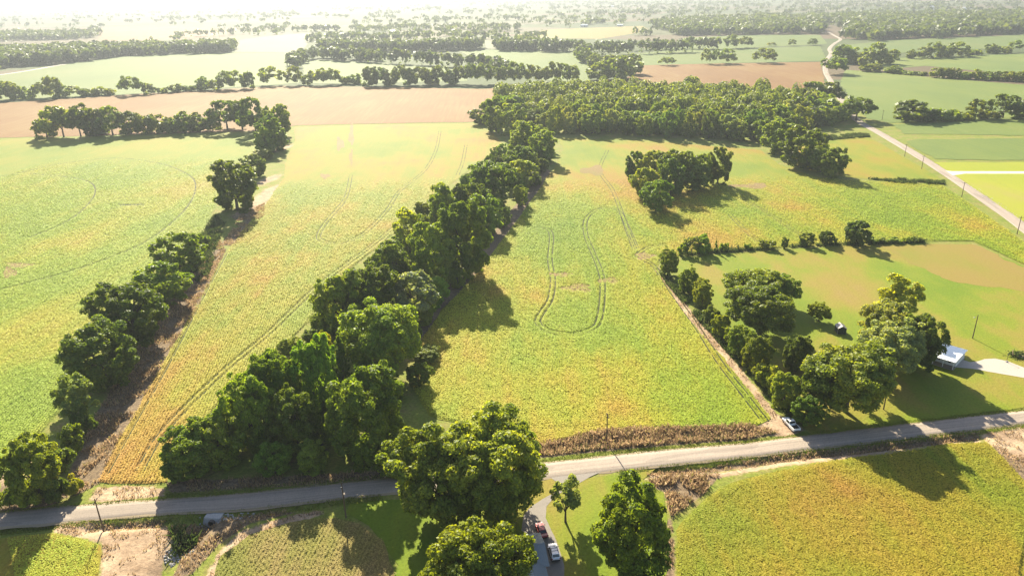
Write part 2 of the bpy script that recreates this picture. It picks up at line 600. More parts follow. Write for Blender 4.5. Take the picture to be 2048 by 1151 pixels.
# ------------------------------------------------------------------ ground
DITCH = [  # (points in the photograph, half width m, depth m)
    ([(-60, 1066), (0, 1060), (100, 1050)], 1.5, 0.7),
    ([(180, 1053), (240, 1050), (330, 1043), (420, 1038)], 1.3, 1.0),
    ([(418, 1036), (400, 1055), (375, 1085), (345, 1115), (320, 1151), (310, 1180)], 2.2, 1.6),
    ([(470, 1030), (560, 1020), (640, 1012)], 1.3, 0.5),
    ([(1310, 941), (1400, 936), (1500, 925), (1560, 916), (1700, 901), (1850, 884), (1960, 871)], 1.2, 0.8),
    ([(1075, 898), (1200, 885), (1350, 873), (1480, 868)], 2.0, 0.5),
    ([(430, 500), (380, 590), (290, 730), (200, 870), (160, 960)], 2.4, 1.0),
]
DITCH_W = [(resample(W(p), 3.0), w, d) for p, w, d in DITCH]


def land(P):
    z = np.full(len(P), -0.03)
    z -= 0.03 * (1 + np.sin(P[:, 0] * 0.7) * np.sin(P[:, 1] * 0.9))
    near = (P[:, 1] < 420) & (np.abs(P[:, 0]) < 220)
    if near.any():
        idx = np.where(near)[0]
        for pl, w, d in DITCH_W:
            e = edge_dist(P[idx], pl, False)
            z[idx] = np.minimum(z[idx], z[idx] - d * np.exp(-(e / w) ** 2))
    return z


xs = np.unique(np.concatenate([np.linspace(-16000, -400, 14), np.linspace(-400, -130, 28), np.arange(-130, 131, 1.3), np.linspace(130, 400, 28), np.linspace(400, 16000, 14)]))
ys = np.unique(np.concatenate([np.linspace(-300, 85, 8), np.arange(85, 175, 1.1), np.linspace(175, 420, 64), np.linspace(420, 900, 20), np.linspace(900, 16500, 16)]))
gx, gy = np.meshgrid(xs, ys)
GP = np.stack([gx.ravel(), gy.ravel()], 1)
gv = np.column_stack([GP, land(GP)])
nx, ny = len(xs), len(ys)
ii = (np.arange(ny - 1)[:, None] * nx + np.arange(nx - 1)[None, :]).ravel()
gq = np.stack([ii, ii + 1, ii + nx + 1, ii + nx], 1)
gme = fast_mesh('ground', gv, gq, ground_mat(), True)


def soft(P, polys, fade):
    a = np.zeros(len(P))
    sel = np.where((P[:, 1] < 560) & (np.abs(P[:, 0]) < 420))[0]
    for poly in polys:
        w = W(poly)
        ins = inside(P[sel], w)
        e = edge_dist(P[sel], w)
        v = np.clip(0.5 + np.where(ins, e, -e) / (2 * fade), 0, 1)
        a[sel] = np.maximum(a[sel], v)
    return a


DIRT = [
    [(105, 1050), (180, 1040), (260, 1050), (335, 1050), (352, 1075), (330, 1110), (300, 1180), (198, 1180), (205, 1085), (150, 1072), (108, 1062)],
    [(395, 1180), (440, 1100), (480, 1062), (560, 1035), (640, 1016), (650, 1026), (600, 1040), (520, 1068), (470, 1110), (430, 1180)],
    [(1500, 858), (1530, 835), (1555, 828), (1580, 838), (1612, 858), (1580, 872), (1540, 870)],
    [(528, 345), (548, 348), (568, 375), (540, 408), (505, 440), (478, 440), (490, 415), (520, 385)],
    [(1308, 540), (1330, 560), (1400, 640), (1480, 735), (1560, 835), (1545, 838), (1460, 740), (1380, 640), (1312, 560)],
    [(0, 948), (40, 945), (55, 925), (50, 880), (65, 870), (70, 930), (60, 965), (0, 970)],
    [(190, 975), (260, 970), (330, 975), (330, 990), (210, 1003), (180, 1000)],
    [(1290, 958), (1310, 946), (1440, 944), (1560, 922), (1700, 905), (1960, 878), (1960, 884), (1560, 932), (1440, 955), (1320, 968)],
    [(1960, 868), (2060, 850), (2060, 940), (2000, 905)],
    [(560, 285), (585, 283), (580, 300), (552, 315)],
]
WEED = [
    [(440, 480), (452, 500), (410, 590), (360, 680), (300, 790), (240, 880), (200, 965), (150, 990), (130, 960), (190, 830), (270, 700), (350, 590), (400, 510)],
    [(480, 430), (530, 405), (528, 430), (470, 490), (445, 490)],
    [(1070, 905), (1085, 885), (1200, 862), (1350, 855), (1500, 850), (1560, 866), (1500, 878), (1350, 888), (1200, 902), (1075, 915)],
    [(1290, 968), (1310, 950), (1440, 948), (1410, 985), (1370, 1015), (1342, 1035), (1330, 985)],
    [(1330, 1035), (1345, 1040), (1352, 1180), (1330, 1180)],
    [(1290, 942), (1420, 930), (1560, 908), (1750, 888), (1960, 862), (1960, 876), (1560, 924), (1420, 944), (1295, 952)],
    [(330, 1045), (420, 1035), (560, 1018), (600, 1020), (500, 1045), (440, 1085), (380, 1151), (340, 1151), (370, 1090), (340, 1075)],
    [(170, 1046), (330, 1036), (330, 1050), (175, 1060)],
    [(330, 962), (600, 950), (780, 940), (780, 955), (600, 970), (340, 985)],
    [(1095, 330), (1110, 335), (1045, 425), (957, 542), (880, 630), (845, 690), (830, 650), (925, 540), (1035, 405)],
    [(1985, 890), (2060, 895), (2060, 990), (2040, 990)],
    [(0, 965), (90, 940), (140, 990), (100, 1010), (0, 1022)],
]
for nm, polys, fade in (('dirt', DIRT, 1.2), ('weed', WEED, 1.0)):
    at = gme.attributes.new(nm, 'FLOAT', 'POINT')
    at.data.foreach_set('value', soft(GP, polys, fade).astype(np.float32))
tag(link('ground', gme), 'flat farmland with rough grass margins, ditches and bare soil', 'ground', kind='structure')


def sheet(name, poly, mat, z, label, jit=0.5, step=3.0, pxl=True, cat='field'):
    w = W(poly) if pxl else np.asarray(poly, float)
    w = resample(np.vstack([w, w[:1]]), step)[:-1]
    n = len(w)
    ph = RNG.uniform(0, 6.28, 3)
    s = np.cumsum(np.r_[0, np.hypot(*np.diff(w, axis=0).T)])
    off = jit * (0.5 * np.sin(s / 4.1 + ph[0]) + 0.35 * np.sin(s / 1.7 + ph[1]) + 0.5 * np.sin(s / 11 + ph[2])) + RNG.normal(0, jit * 0.2, n)
    tan = np.roll(w, -1, 0) - np.roll(w, 1, 0)
    nr = np.stack([tan[:, 1], -tan[:, 0]], 1) / np.maximum(np.hypot(tan[:, 0], tan[:, 1]), 1e-6)[:, None]
    w = w + nr * off[:, None]
    me = bpy.data.meshes.new(name)
    me.from_pydata([(x, y, z) for x, y in w], [], [tuple(range(n))])
    bm = bmesh.new()
    bm.from_mesh(me)
    bmesh.ops.triangulate(bm, faces=bm.faces, ngon_method='EAR_CLIP')
    for f in bm.faces:
        if f.normal.z < 0:
            f.normal_flip()
    bm.to_mesh(me)
    bm.free()
    me.materials.append(mat)
    return tag(link(name, me), label, cat, kind='structure')


F1 = [(-700, 290), (0, 277), (75, 277), (300, 268), (470, 264), (512, 268), (515, 300), (470, 330), (430, 415), (405, 470), (395, 505), (300, 590), (215, 690), (150, 770), (110, 830), (60, 890), (35, 940), (-60, 948), (-500, 985)]
F2 = [(590, 254), (760, 249), (945, 247), (980, 262), (1010, 290), (950, 330), (830, 425), (760, 490), (690, 545), (620, 640), (560, 700), (450, 790), (370, 890), (335, 965), (260, 966), (195, 963), (250, 860), (330, 720), (400, 600), (445, 515), (490, 455), (530, 410), (565, 360), (575, 310), (590, 285)]
F3 = [(1115, 276), (1300, 282), (1520, 300), (1560, 330), (1640, 355), (1735, 362), (1885, 370), (1930, 400), (2060, 492), (2060, 535), (1945, 482), (1800, 482), (1600, 492), (1370, 508), (1318, 520), (1312, 540), (1380, 640), (1470, 745), (1545, 838), (1515, 852), (1400, 855), (1260, 857), (1180, 866), (1088, 888), (1040, 880), (860, 830), (825, 780), (842, 680), (885, 620), (955, 545), (1042, 430), (1108, 335), (1128, 300)]
F3B = [(1560, 312), (1640, 272), (1740, 275), (1780, 298), (1870, 350), (1885, 362), (1735, 357), (1650, 350), (1600, 335)]
F4 = [(1345, 1260), (1352, 1060), (1390, 1015), (1440, 975), (1520, 950), (1640, 925), (1760, 908), (1900, 888), (1975, 885), (2010, 920), (2060, 975), (2300, 1260)]
F5 = [(405, 1260), (440, 1110), (500, 1070), (580, 1045), (640, 1035), (670, 1033), (720, 1045), (765, 1080), (790, 1140), (790, 1260)]
F6 = [(-300, 1110), (0, 1078), (110, 1066), (160, 1076), (200, 1090), (198, 1260), (-300, 1260)]
Z = 0.02
sheet('ground_soybean_left', F1, M['left'], 0.03, 'wide soybean field left of the ditch hedgerow with curved sprayer tracks')
sheet('ground_soybean_strip', F2, M['strip'], 0.03, 'long yellowing soybean strip between the ditch hedgerow and the thick tree line')
sheet('ground_soybean_middle', F3, M['mid'], 0.03, 'large soybean field between the thick tree line and the country lane')
sheet('ground_soybean_roadside', F3B, M['mid'], 0.03, 'small soybean field beside the far lane behind a weedy ditch')
sheet('ground_soybean_corner', F4, M['near'], 0.03, 'ripening soybean field in the corner below the lane')
sheet('ground_stubble', F5, M['stubble'], 0.03, 'thin ripe crop with bare curved rows below the lane beside the oaks')
sheet('ground_grass_corner', F6, M['strip'], 0.03, 'leafy green crop corner below the lane beside the bare sand')
YARD = [(1345, 530), (1370, 514), (1600, 497), (1750, 488), (1940, 488), (2080, 545), (2400, 640), (2400, 780), (2060, 813), (1800, 848), (1625, 868), (1590, 838), (1500, 735), (1410, 630)]
sheet('lawn', YARD, M['lawn'], 0.02, 'big mown lawn around the white house and yard trees', cat='lawn')
sheet('lawn', [(1750, 490), (1940, 487), (2080, 548), (2080, 590), (2040, 580), (1960, 570), (1880, 556)], M['tan'], 0.035, 'dry tan mown patch in the far corner of the lawn', 1.6, 2.0, cat='lawn')
sheet('lawn', [(760, 1000), (900, 990), (1080, 960), (1120, 952), (1180, 955), (1310, 937), (1285, 958), (1300, 975), (1325, 985), (1333, 1040), (1330, 1260), (700, 1260), (790, 1130), (740, 1050), (690, 1025), (700, 1005)], M['lawn'], 0.02, 'patchy mown lawn around the grey roofed house below the lane', cat='lawn')
ROADTOP = [(-160, 1043), (0, 1027), (96, 1017), (335, 1000), (479, 989), (700, 966), (800, 956), (1000, 936), (1150, 920.5), (1311, 903), (1500, 887), (1600, 874), (2048, 822), (2300, 793)]
ROADBOT = [(-160, 1066), (0, 1052), (96, 1045), (335, 1024), (479, 1017), (700, 992), (800, 982), (1000, 964), (1150, 948), (1311, 931), (1500, 911), (1600, 899), (2048, 846), (2300, 817)]


def ribbon(name, L, R, mat, z, label, thick=0.12, cat='road', cross=4):
    L, R = np.asarray(L), np.asarray(R)
    n = len(L)
    V, UV = [], []
    s = np.r_[0, np.cumsum(np.hypot(*np.diff((L + R) / 2, axis=0).T))]
    for i in range(n):
        jl, jr = RNG.normal(0, 0.06, 2)
        nrm = (R[i] - L[i]) / np.hypot(*(R[i] - L[i]))
        for k in range(cross + 1):
            p = L[i] + (R[i] - L[i]) * k / cross
            if k == 0:
                p = p + nrm * jl
            if k == cross:
                p = p + nrm * jr
            V.append((p[0], p[1], z + 0.04 * (1 - (2 * k / cross - 1) ** 2)))
            UV.append((s[i], k / cross))
    Fq = []
    for i in range(n - 1):
        for k in range(cross):
            a = i * (cross + 1) + k
            Fq.append((a, a + 1, a + cross + 2, a + cross + 1))
    b = len(V)
    for i in range(n):
        for k, sgn in ((0, -1), (cross, 1)):
            p = V[i * (cross + 1) + k]
            nrm = (R[i] - L[i]) / np.hypot(*(R[i] - L[i])) * sgn * 0.25
            V.append((p[0] + nrm[0], p[1] + nrm[1], z - thick))
            UV.append((s[i], k / cross))
    for i in range(n - 1):
        a = i * (cross + 1)
        Fq.append((a, a + cross + 1, b + 2 * (i + 1), b + 2 * i))
        a += cross
        Fq.append((a, b + 2 * i + 1, b + 2 * (i + 1) + 1, a + cross + 1))
    me = fast_mesh(name, V, Fq, mat, True)
    uvl = me.uv_layers.new(name='UVMap')
    lv = np.zeros(len(me.loops), dtype=np.int32)
    me.loops.foreach_get('vertex_index', lv)
    uvl.data.foreach_set('uv', np.array(UV, dtype=np.float32)[lv].ravel())
    bm = bmesh.new()
    bm.from_mesh(me)
    for f in bm.faces:
        if f.normal.z < 0:
            f.normal_flip()
    bm.to_mesh(me)
    bm.free()
    return tag(link(name, me), label, cat, kind='structure')


def even(pts, n):
    pts = np.asarray(pts)
    s = np.r_[0, np.cumsum(np.hypot(*np.diff(pts, axis=0).T))]
    q = np.linspace(0, s[-1], n)
    return np.stack([np.interp(q, s, pts[:, 0]), np.interp(q, s, pts[:, 1])], 1)


def vn1(x, sd):
    r = np.random.default_rng(sd)
    return np.interp(x, np.arange(0, len(x) + 3, 2), r.random(len(np.arange(0, len(x) + 3, 2))))


RL, RR = W(ROADTOP), W(ROADBOT)
RLs, RRs = even(smooth_line(RL), 200), even(smooth_line(RR), 200)
nd_ = (RRs - RLs) / np.hypot(*(RRs - RLs).T)[:, None]
sh_ = (0.35 + 0.45 * vn1(np.arange(200), 5))[:, None]
ribbon('road_shoulder', RLs - nd_ * sh_, RRs + nd_ * sh_[::-1], M['shoulder'], 0.035, 'ragged gravel shoulders of the lane', 0.08, 'shoulder')
ribbon('road', RLs, RRs, M['road'], 0.1, 'pale worn asphalt lane crossing below the fields')


def strip(name, px, width, mat, z, label, cat='road', n=80, thick=0.1):
    c = even(smooth_line(W(px)), n)
    tn = np.gradient(c, axis=0)
    nr = np.stack([-tn[:, 1], tn[:, 0]], 1) / np.hypot(tn[:, 0], tn[:, 1])[:, None]
    w = np.interp(np.linspace(0, 1, n), np.linspace(0, 1, len(width)), width)[:, None] if hasattr(width, '__len__') else width
    return ribbon(name, c + nr * w / 2, c - nr * w / 2, mat, z, label, thick, cat)


strip('road', [(2200, 580), (2048, 455), (1985, 410), (1900, 352), (1850, 320), (1800, 290), (1750, 261), (1722, 246), (1700, 226), (1683, 200), (1672, 178), (1660, 160), (1651, 142), (1652, 122), (1662, 108), (1659, 98), (1668, 88), (1681, 79), (1670, 72), (1656, 64)],
      6.2, M['road'], 0.14, 'far lane running away past the poles and winding to the distant woods', n=160)
sheet('driveway', [(1098, 951), (1150, 944), (1210, 941), (1180, 953), (1152, 968), (1120, 985), (1104, 998), (1092, 1012), (1092, 1035), (1103, 1060), (1118, 1095), (1127, 1130), (1128, 1200), (1096, 1200), (1070, 1075), (1043, 1060), (1046, 1030), (1060, 1013), (1085, 998), (1108, 985), (1125, 970)], M['drive'], 0.05,
      'grey gravel driveway curving from the lane to the grey roofed house', 0.15, 1.5, cat='driveway')
sheet('driveway', [(1885, 341), (1905, 343), (2250, 343), (2250, 348), (1930, 347.5), (1903, 351)], M['white_gravel'], 0.16, 'white gravel drive leading off the far lane', 0.2, 4, cat='driveway')
sheet('driveway', [(1917, 716), (1940, 724), (1957, 722), (1970, 718), (1990, 717), (2015, 722), (2035, 730), (2200, 790), (2200, 820), (2048, 755), (1990, 745), (1945, 737), (1905, 733)], M['pale_drive'], 0.05,
      'pale drive spreading out beside the white house', 0.15, 1.5, cat='driveway')
# far land
far_fields = [
    ('brown', [(-700, 230), (0, 206), (280, 188), (560, 172), (800, 175), (960, 178), (1130, 170), (1200, 162), (1268, 152), (1278, 130), (1640, 124), (1650, 165), (1640, 200), (1000, 215), (945, 244), (760, 247), (590, 251), (520, 262), (80, 274), (-700, 290)], 'ripe brown field stretching behind the soybean fields'),
    ('far_green', [(-700, 170), (0, 150), (130, 128), (250, 112), (460, 106), (575, 105), (590, 140), (600, 166), (300, 186), (0, 203), (-700, 226)], 'hazy green field beyond the brown field, left of the tree rows'),
    ('far_green', [(605, 125), (640, 120), (780, 128), (935, 137), (935, 162), (735, 167), (610, 167)], 'narrow green field between two hazy tree rows'),
    ('pale', [(470, 104), (480, 80), (560, 70), (630, 66), (610, 95), (585, 105)], 'pale bleached field before the distant woods'),
    ('far_green', [(920, 104), (990, 99), (1150, 104), (1190, 130), (1180, 164), (1130, 168), (1000, 140)], 'pale green field beyond the middle tree rows'),
    ('pale', [(972, 98), (966, 68), (990, 66), (992, 98)], 'pale gap between two distant tree blocks'),
    ('far_green', [(1240, 112), (1300, 105), (1640, 92), (1655, 122), (1275, 131)], 'green field with lone trees behind the brown field'),
    ('far_green', [(1370, 76), (1500, 70), (1640, 70), (1655, 88), (1400, 101), (1300, 106)], 'thin green field below the distant belt of woods'),
    ('tan', [(1035, 70), (1100, 59), (1285, 52), (1300, 62), (1200, 78), (1060, 76)], 'distant tan field among hazy trees'),
    ('brown', [(195, 82), (200, 56), (350, 53), (470, 62), (440, 72), (340, 80)], 'distant pinkish field behind the woods'),
    ('right_green', [(1690, 140), (1740, 143), (1900, 158), (2300, 190), (2300, 240), (1900, 243), (1780, 246), (1735, 238), (1705, 200), (1680, 168)], 'green field beyond the far lane before the thin hedge'),
    ('right_green', [(1745, 122), (1800, 116), (2048, 108), (2300, 106), (2300, 180), (2048, 150), (1850, 132), (1760, 140)], 'green field between two dark hedges beyond the far lane'),
    ('far_green', [(1690, 90), (1800, 80), (2048, 70), (2300, 66), (2300, 98), (2048, 94), (1800, 106), (1700, 104)], 'pale green field under the distant woods beyond the bend'),
    ('right_green', [(1785, 250), (1830, 246), (2300, 236), (2300, 280), (2048, 271), (1810, 268)], 'dark green field behind the drainage bank'),
    ('right_green', [(1815, 284), (1830, 279), (2048, 277), (2300, 282), (2300, 321), (2048, 321), (1870, 318), (1840, 303)], 'dark green field between drainage bank and bright lawn'),
    ('lawn_yellow', [(1868, 325), (2300, 324), (2300, 640), (2048, 442), (1960, 388), (1893, 345)], 'bright yellow green lawn beside the far lane'),
]
for k, (m, poly, lab) in enumerate(far_fields):
    sheet('field' if 'lawn' not in m else 'lawn', poly, M[m], 0.06 + 0.012 * (k % 8), lab, 1.2, 6.0, cat='field' if 'lawn' not in m else 'lawn')
strip('path', [(-80, 160), (0, 150), (60, 141), (110, 132), (130, 129)], 7, M['pale_drive'], 0.2, 'pale farm track crossing the hazy green field', 'path', 30)

# wheel tracks
TRACKS = []


def track(px, gauge, w, mat='track', z=0.05):
    c = smooth_line(W(px), 10)
    L = np.hypot(*np.diff(c, axis=0).T).sum()
    c = even(c, max(8, int(L / 1.5)))
    tn = np.gradient(c, axis=0)
    nr = np.stack([-tn[:, 1], tn[:, 0]], 1) / np.maximum(np.hypot(tn[:, 0], tn[:, 1]), 1e-6)[:, None]
    V, Q = [], []
    for s in ((-1, 1) if gauge else (0,)):
        mid = c + nr * s * gauge / 2
        TRACKS.append((mid[::2], w))
        gap = RNG.random(len(c)) < 0.12
        for i in range(len(c) - 1):
            if gap[i]:
                continue
            b = len(V)
            w0, w1 = w * RNG.uniform(0.55, 1.2, 2) / 2
            for p, n_, ww in ((mid[i], nr[i], w0), (mid[i + 1], nr[i + 1], w1)):
                V.append((*(p - n_ * ww), z))
                V.append((*(p + n_ * ww), z))
            Q.append((b, b + 2, b + 3, b + 1))
    me = fast_mesh('wheel_track', V, Q, M[mat])
    return link('wheel_track', me)


trk = [
    ([(1330, 489), (1300, 494), (1278, 507), (1278, 516), (1310, 535), (1350, 592), (1395, 655), (1440, 725), (1490, 790), (1530, 842)], 1.9, 0.55, 'worn wheel tracks along the shrub side of the middle soybean field'),
    ([(1075, 455), (1096, 460), (1103, 475), (1100, 520), (1106, 560), (1100, 600), (1082, 628), (1076, 645), (1095, 662), (1140, 669), (1180, 660), (1198, 640), (1205, 590), (1203, 550), (1188, 510), (1172, 470), (1172, 440), (1190, 422), (1215, 416), (1240, 425), (1255, 460), (1270, 500)], 1.9, 0.45, 'looping wheel tracks in the middle soybean field'),
    ([(1215, 300), (1200, 340), (1225, 380), (1245, 430), (1262, 470), (1275, 500)], 1.9, 0.4, 'faint wheel tracks down the middle field from the dense wood'),
    ([(880, 262), (872, 300), (850, 340), (800, 382), (775, 420), (735, 462), (690, 486), (650, 484), (637, 474), (650, 448), (690, 398), (702, 350)], 1.9, 0.45, 'turning wheel tracks in the soybean strip'),
    ([(932, 290), (925, 325), (915, 350)], 1.9, 0.4, 'short wheel tracks at the far end of the soybean strip'),
    ([(800, 445), (740, 495), (640, 570), (540, 665), (440, 750), (330, 860), (280, 940)], 1.9, 0.45, 'long wheel tracks beside the thick tree line'),
    ([(455, 505), (410, 590), (340, 725), (270, 850), (215, 950)], 0, 0.4, 'dark furrow along the ditch edge of the soybean strip'),
    ([(-60, 595), (0, 580), (150, 540), (280, 490), (350, 440), (385, 397), (389, 362), (360, 341), (310, 325), (230, 316), (130, 326), (60, 341), (0, 353), (-60, 362)], 0, 0.8, 'big curved sprayer track in the left soybean field'),
    ([(60, 475), (130, 446), (170, 415), (190, 387), (182, 366), (140, 355), (60, 347)], 0, 0.8, 'small curved sprayer track in the left soybean field'),
    ([(241, 410), (265, 410), (288, 409)], 0, 2.4, 'short bare dark patch in the left soybean field'),
    ([(1460, 430), (1500, 470), (1530, 490)], 1.9, 0.4, 'faint wheel tracks near the fence line in the middle field'),
    ([(1480, 395), (1540, 430), (1600, 470), (1640, 488)], 1.9, 0.4, 'faint wheel tracks from the grove towards the fence line'),
]
for px, g, w, lab in trk:
    tag(track(px, g, w), lab, 'wheel tracks', kind='structure')


# ------------------------------------------------------------------ trees
def leaf_quads(c, n, size, rng, aspect=1.25):
    """one quad leaf spray per centre c, facing n"""
    k = len(c)
    n = n / np.maximum(np.linalg.norm(n, axis=1), 1e-6)[:, None]
    a = np.cross(n, rng.normal(0, 1, (k, 3)))
    a /= np.maximum(np.linalg.norm(a, axis=1), 1e-6)[:, None]
    b = np.cross(n, a)
    s = (size * rng.uniform(0.6, 1.35, k) / 2)[:, None]
    fold = n * s * rng.uniform(-0.35, 0.35, k)[:, None]
    v = np.stack([c - a * s * aspect, c - b * s * 0.8 + fold, c + a * s * aspect, c + b * s * 0.8 + fold], 1)
    return v.reshape(-1, 3)


def crown_pts(rng, nclump, nleaf, R, z0, z1, shape, clump, squash=0.7):
    """leaf sprays gathered in clumps through a lumpy crown volume"""
    cz, hz_ = (z0 + z1) / 2, (z1 - z0) / 2
    cen, rad = [], []
    tries = 0
    lob = rng.uniform(0, 6.28, 6)
    while len(cen) < nclump and tries < nclump * 60:
        tries += 1
        d = rng.normal(0, 1, 3)
        d /= np.linalg.norm(d)
        if d[2] < -0.75 and shape != 'skirt':
            continue
        az = math.atan2(d[1], d[0])
        k = 1 + 0.13 * math.sin(2 * az + lob[0]) + 0.1 * math.sin(3 * az + lob[1]) + 0.1 * math.sin(4 * d[2] + lob[2]) + 0.06 * math.sin(7 * az + lob[3])
        rr = rng.uniform(0.45, 0.93) ** 0.7 * k
        p = d * rr
        if shape == 'cone':
            h = rng.uniform(0, 1) ** 1.3
            a = rng.uniform(0, 6.28)
            rho = (1 - h) * rng.uniform(0.35, 0.9)
            P3 = np.array([math.cos(a) * rho * R, math.sin(a) * rho * R, z0 + h * (z1 - z0)])
            cr = R * clump * (1.15 - 0.75 * h)
        else:
            if shape == 'skirt' and p[2] < 0:
                rad_k = (1 - 0.18 * abs(p[2])) / max(math.hypot(p[0], p[1]), 0.35) * rng.uniform(0.5, 0.9)
                p[0] *= rad_k
                p[1] *= rad_k
            if shape == 'oval' and p[2] > 0:
                p[:2] *= 0.92
            P3 = np.array([p[0] * R, p[1] * R, cz + p[2] * hz_])
            cr = R * clump * rng.uniform(0.65, 1.3)
        cen.append(P3)
        rad.append(cr)
    cen, rad = np.array(cen), np.array(rad)
    w = rad ** 2
    idx = rng.choice(len(cen), nleaf, p=w / w.sum())
    out = cen[idx] - np.array([0, 0, cz - hz_ * 0.2])
    out /= np.maximum(np.linalg.norm(out, axis=1), 1e-6)[:, None]
    d = rng.normal(0, 1, (nleaf, 3)) + out * 0.55 + np.array([0, 0, 0.5])
    d /= np.linalg.norm(d, axis=1)[:, None]
    rr = rng.uniform(0.62, 1.06, nleaf)
    pos = cen[idx] + d * (rad[idx] * rr)[:, None] * np.array([1, 1, squash])
    pos[:, 2] = np.maximum(pos[:, 2], 0.1)
    nrm = d + rng.normal(0, 0.55, (nleaf, 3))
    return pos, nrm, cen, rad


def make_proto(seed, nclump, nleaf, leaf, R, Ht, z0, shape='round', clump=0.24, limbs=9, trunk_r=0.42, sides=7):
    rng = np.random.default_rng(seed)
    pos, nrm, cen, rad = crown_pts(rng, nclump, nleaf, R, z0, Ht * (0.93 if shape != 'cone' else 0.97), shape, clump)
    v = leaf_quads(pos, nrm, leaf, rng)
    q = np.arange(len(v)).reshape(-1, 4)
    crown = fast_mesh('crown', v, q, LEAF)
    segs = []
    fork = Ht * (0.28 if shape != 'cone' else 0.8)
    segs.append(([(0, 0, -0.3), (rng.normal(0, .06), rng.normal(0, .06), fork * 0.5), (rng.normal(0, .12), rng.normal(0, .12), fork)],
                 [trunk_r * 1.35, trunk_r, trunk_r * 0.82]))
    if shape != 'cone':
        order = rng.permutation(len(cen))[:limbs]
        for i in order:
            e = cen[i]
            s = np.array([0, 0, fork * rng.uniform(0.75, 1.0)])
            m = s + (e - s) * 0.5 + np.array([0, 0, 0.08 * Ht * rng.uniform(-0.4, 1)])
            r = trunk_r * rng.uniform(0.32, 0.55)
            segs.append(([s, m, e], [r, r * 0.6, r * 0.22]))
    tv, tq = tubes(segs, sides)
    trunk = fast_mesh('trunk', tv, tq, BARK, True)
    return crown, trunk, R, Ht


PROTO = {
    ('S', 0): [make_proto(s, 190, 29000, 0.45, 7.0, 15.0, 0.4, 'skirt', 0.165, 8) for s in (11, 12, 13)],
    ('R', 0): [make_proto(s, 200, 31000, 0.44, 8.0, 16.0, 3.2, 'round', 0.16, 14) for s in (21, 22)],
    ('O', 0): [make_proto(s, 200, 31000, 0.43, 7.0, 16.0, 1.2, 'skirt', 0.165, 12) for s in (24,)],
    ('D', 0): [make_proto(s, 230, 40000, 0.42, 8.0, 16.0, 1.6, 'skirt', 0.155, 14, 0.5) for s in (26, 27)],
    ('L', 0): [make_proto(s, 46, 5200, 0.55, 5.0, 13.0, 3.2, 'oval', 0.23, 12, 0.3) for s in (31, 32)],
    ('C', 0): [make_proto(41, 60, 6000, 0.45, 3.0, 11.0, 0.3, 'cone', 0.3, 0, 0.22)],
    ('B', 0): [make_proto(s, 34, 3600, 0.42, 2.6, 4.6, 0.15, 'skirt', 0.33, 4, 0.14) for s in (51, 52, 53)],
    ('S', 1): [make_proto(s, 120, 7600, 0.8, 7.0, 15.0, 0.4, 'skirt', 0.185, 5, 0.42, 5) for s in (61, 62, 63)],
    ('R', 1): [make_proto(s, 120, 7600, 0.8, 8.0, 16.0, 2.6, 'round', 0.18, 8, 0.42, 5) for s in (71, 72)],
    ('L', 1): [make_proto(81, 40, 2200, 0.8, 5.0, 13.0, 2.8, 'oval', 0.24, 8, 0.3, 5)],
    ('C', 1): [make_proto(85, 40, 1500, 0.7, 3.0, 11.0, 0.3, 'cone', 0.3, 0, 0.22, 5)],
    ('B', 1): [make_proto(86, 26, 900, 0.75, 2.6, 4.6, 0.15, 'skirt', 0.33, 3, 0.14, 5)],
    ('S', 2): [make_proto(s, 42, 900, 1.9, 7.0, 15.0, 0.3, 'skirt', 0.27, 4, 0.42, 4) for s in (91, 92)],
    ('R', 2): [make_proto(s, 40, 900, 1.8, 8.0, 16.0, 2.6, 'round', 0.26, 6, 0.42, 4) for s in (93, 94)],
    ('L', 2): [make_proto(95, 30, 520, 1.5, 5.0, 13.0, 2.2, 'oval', 0.27, 6, 0.3, 4)],
    ('B', 2): [make_proto(96, 20, 240, 1.4, 2.6, 4.6, 0.1, 'skirt', 0.36, 2, 0.14, 4)],
    ('C', 2): [make_proto(97, 26, 300, 1.3, 3.0, 11.0, 0.3, 'cone', 0.3, 0, 0.22, 4)],
}
TINT = {'d': (0.12, 0.165, 0.02), 'm': (0.18, 0.23, 0.022), 'y': (0.27, 0.3, 0.025), 'l': (0.23, 0.265, 0.065), 'g': (0.165, 0.245, 0.022), 'w': (0.24, 0.265, 0.11)}
TREE_AT = []


def plant(X, Y, h, rad, kind, tint, label, group, name=None, cat=None):
    dist = math.sqrt(X * X + Y * Y + H * H)
    lod = 0 if dist < 300 else (1 if dist < 640 else 2)
    pr = PROTO[(kind, lod)]
    crown, trunk, R, Ht = pr[int(RNG.integers(len(pr)))]
    nm = name or {'B': 'bush', 'C': 'cedar_tree'}.get(kind, 'tree')
    e = empty(nm, (X, Y, float(land(np.array([[X, Y]]))[0])), RNG.uniform(0, 6.28), (rad / R, rad / R, h / Ht))
    tag(e, label, cat or ('bush' if kind == 'B' else 'tree'), group)
    c = link('crown', crown, e)
    k = RNG.uniform(0.82, 1.2)
    b = TINT[tint]
    c.color = (b[0] * k * RNG.uniform(0.88, 1.08), b[1] * k, b[2] * k * RNG.uniform(0.8, 1.3), 1)
    if lod == 2:
        c.color = tuple(x * 0.85 for x in c.color[:3]) + (1,)
    if dist < 900:
        link('trunk', trunk, e)
    TREE_AT.append((X, Y, rad, h))
    return e


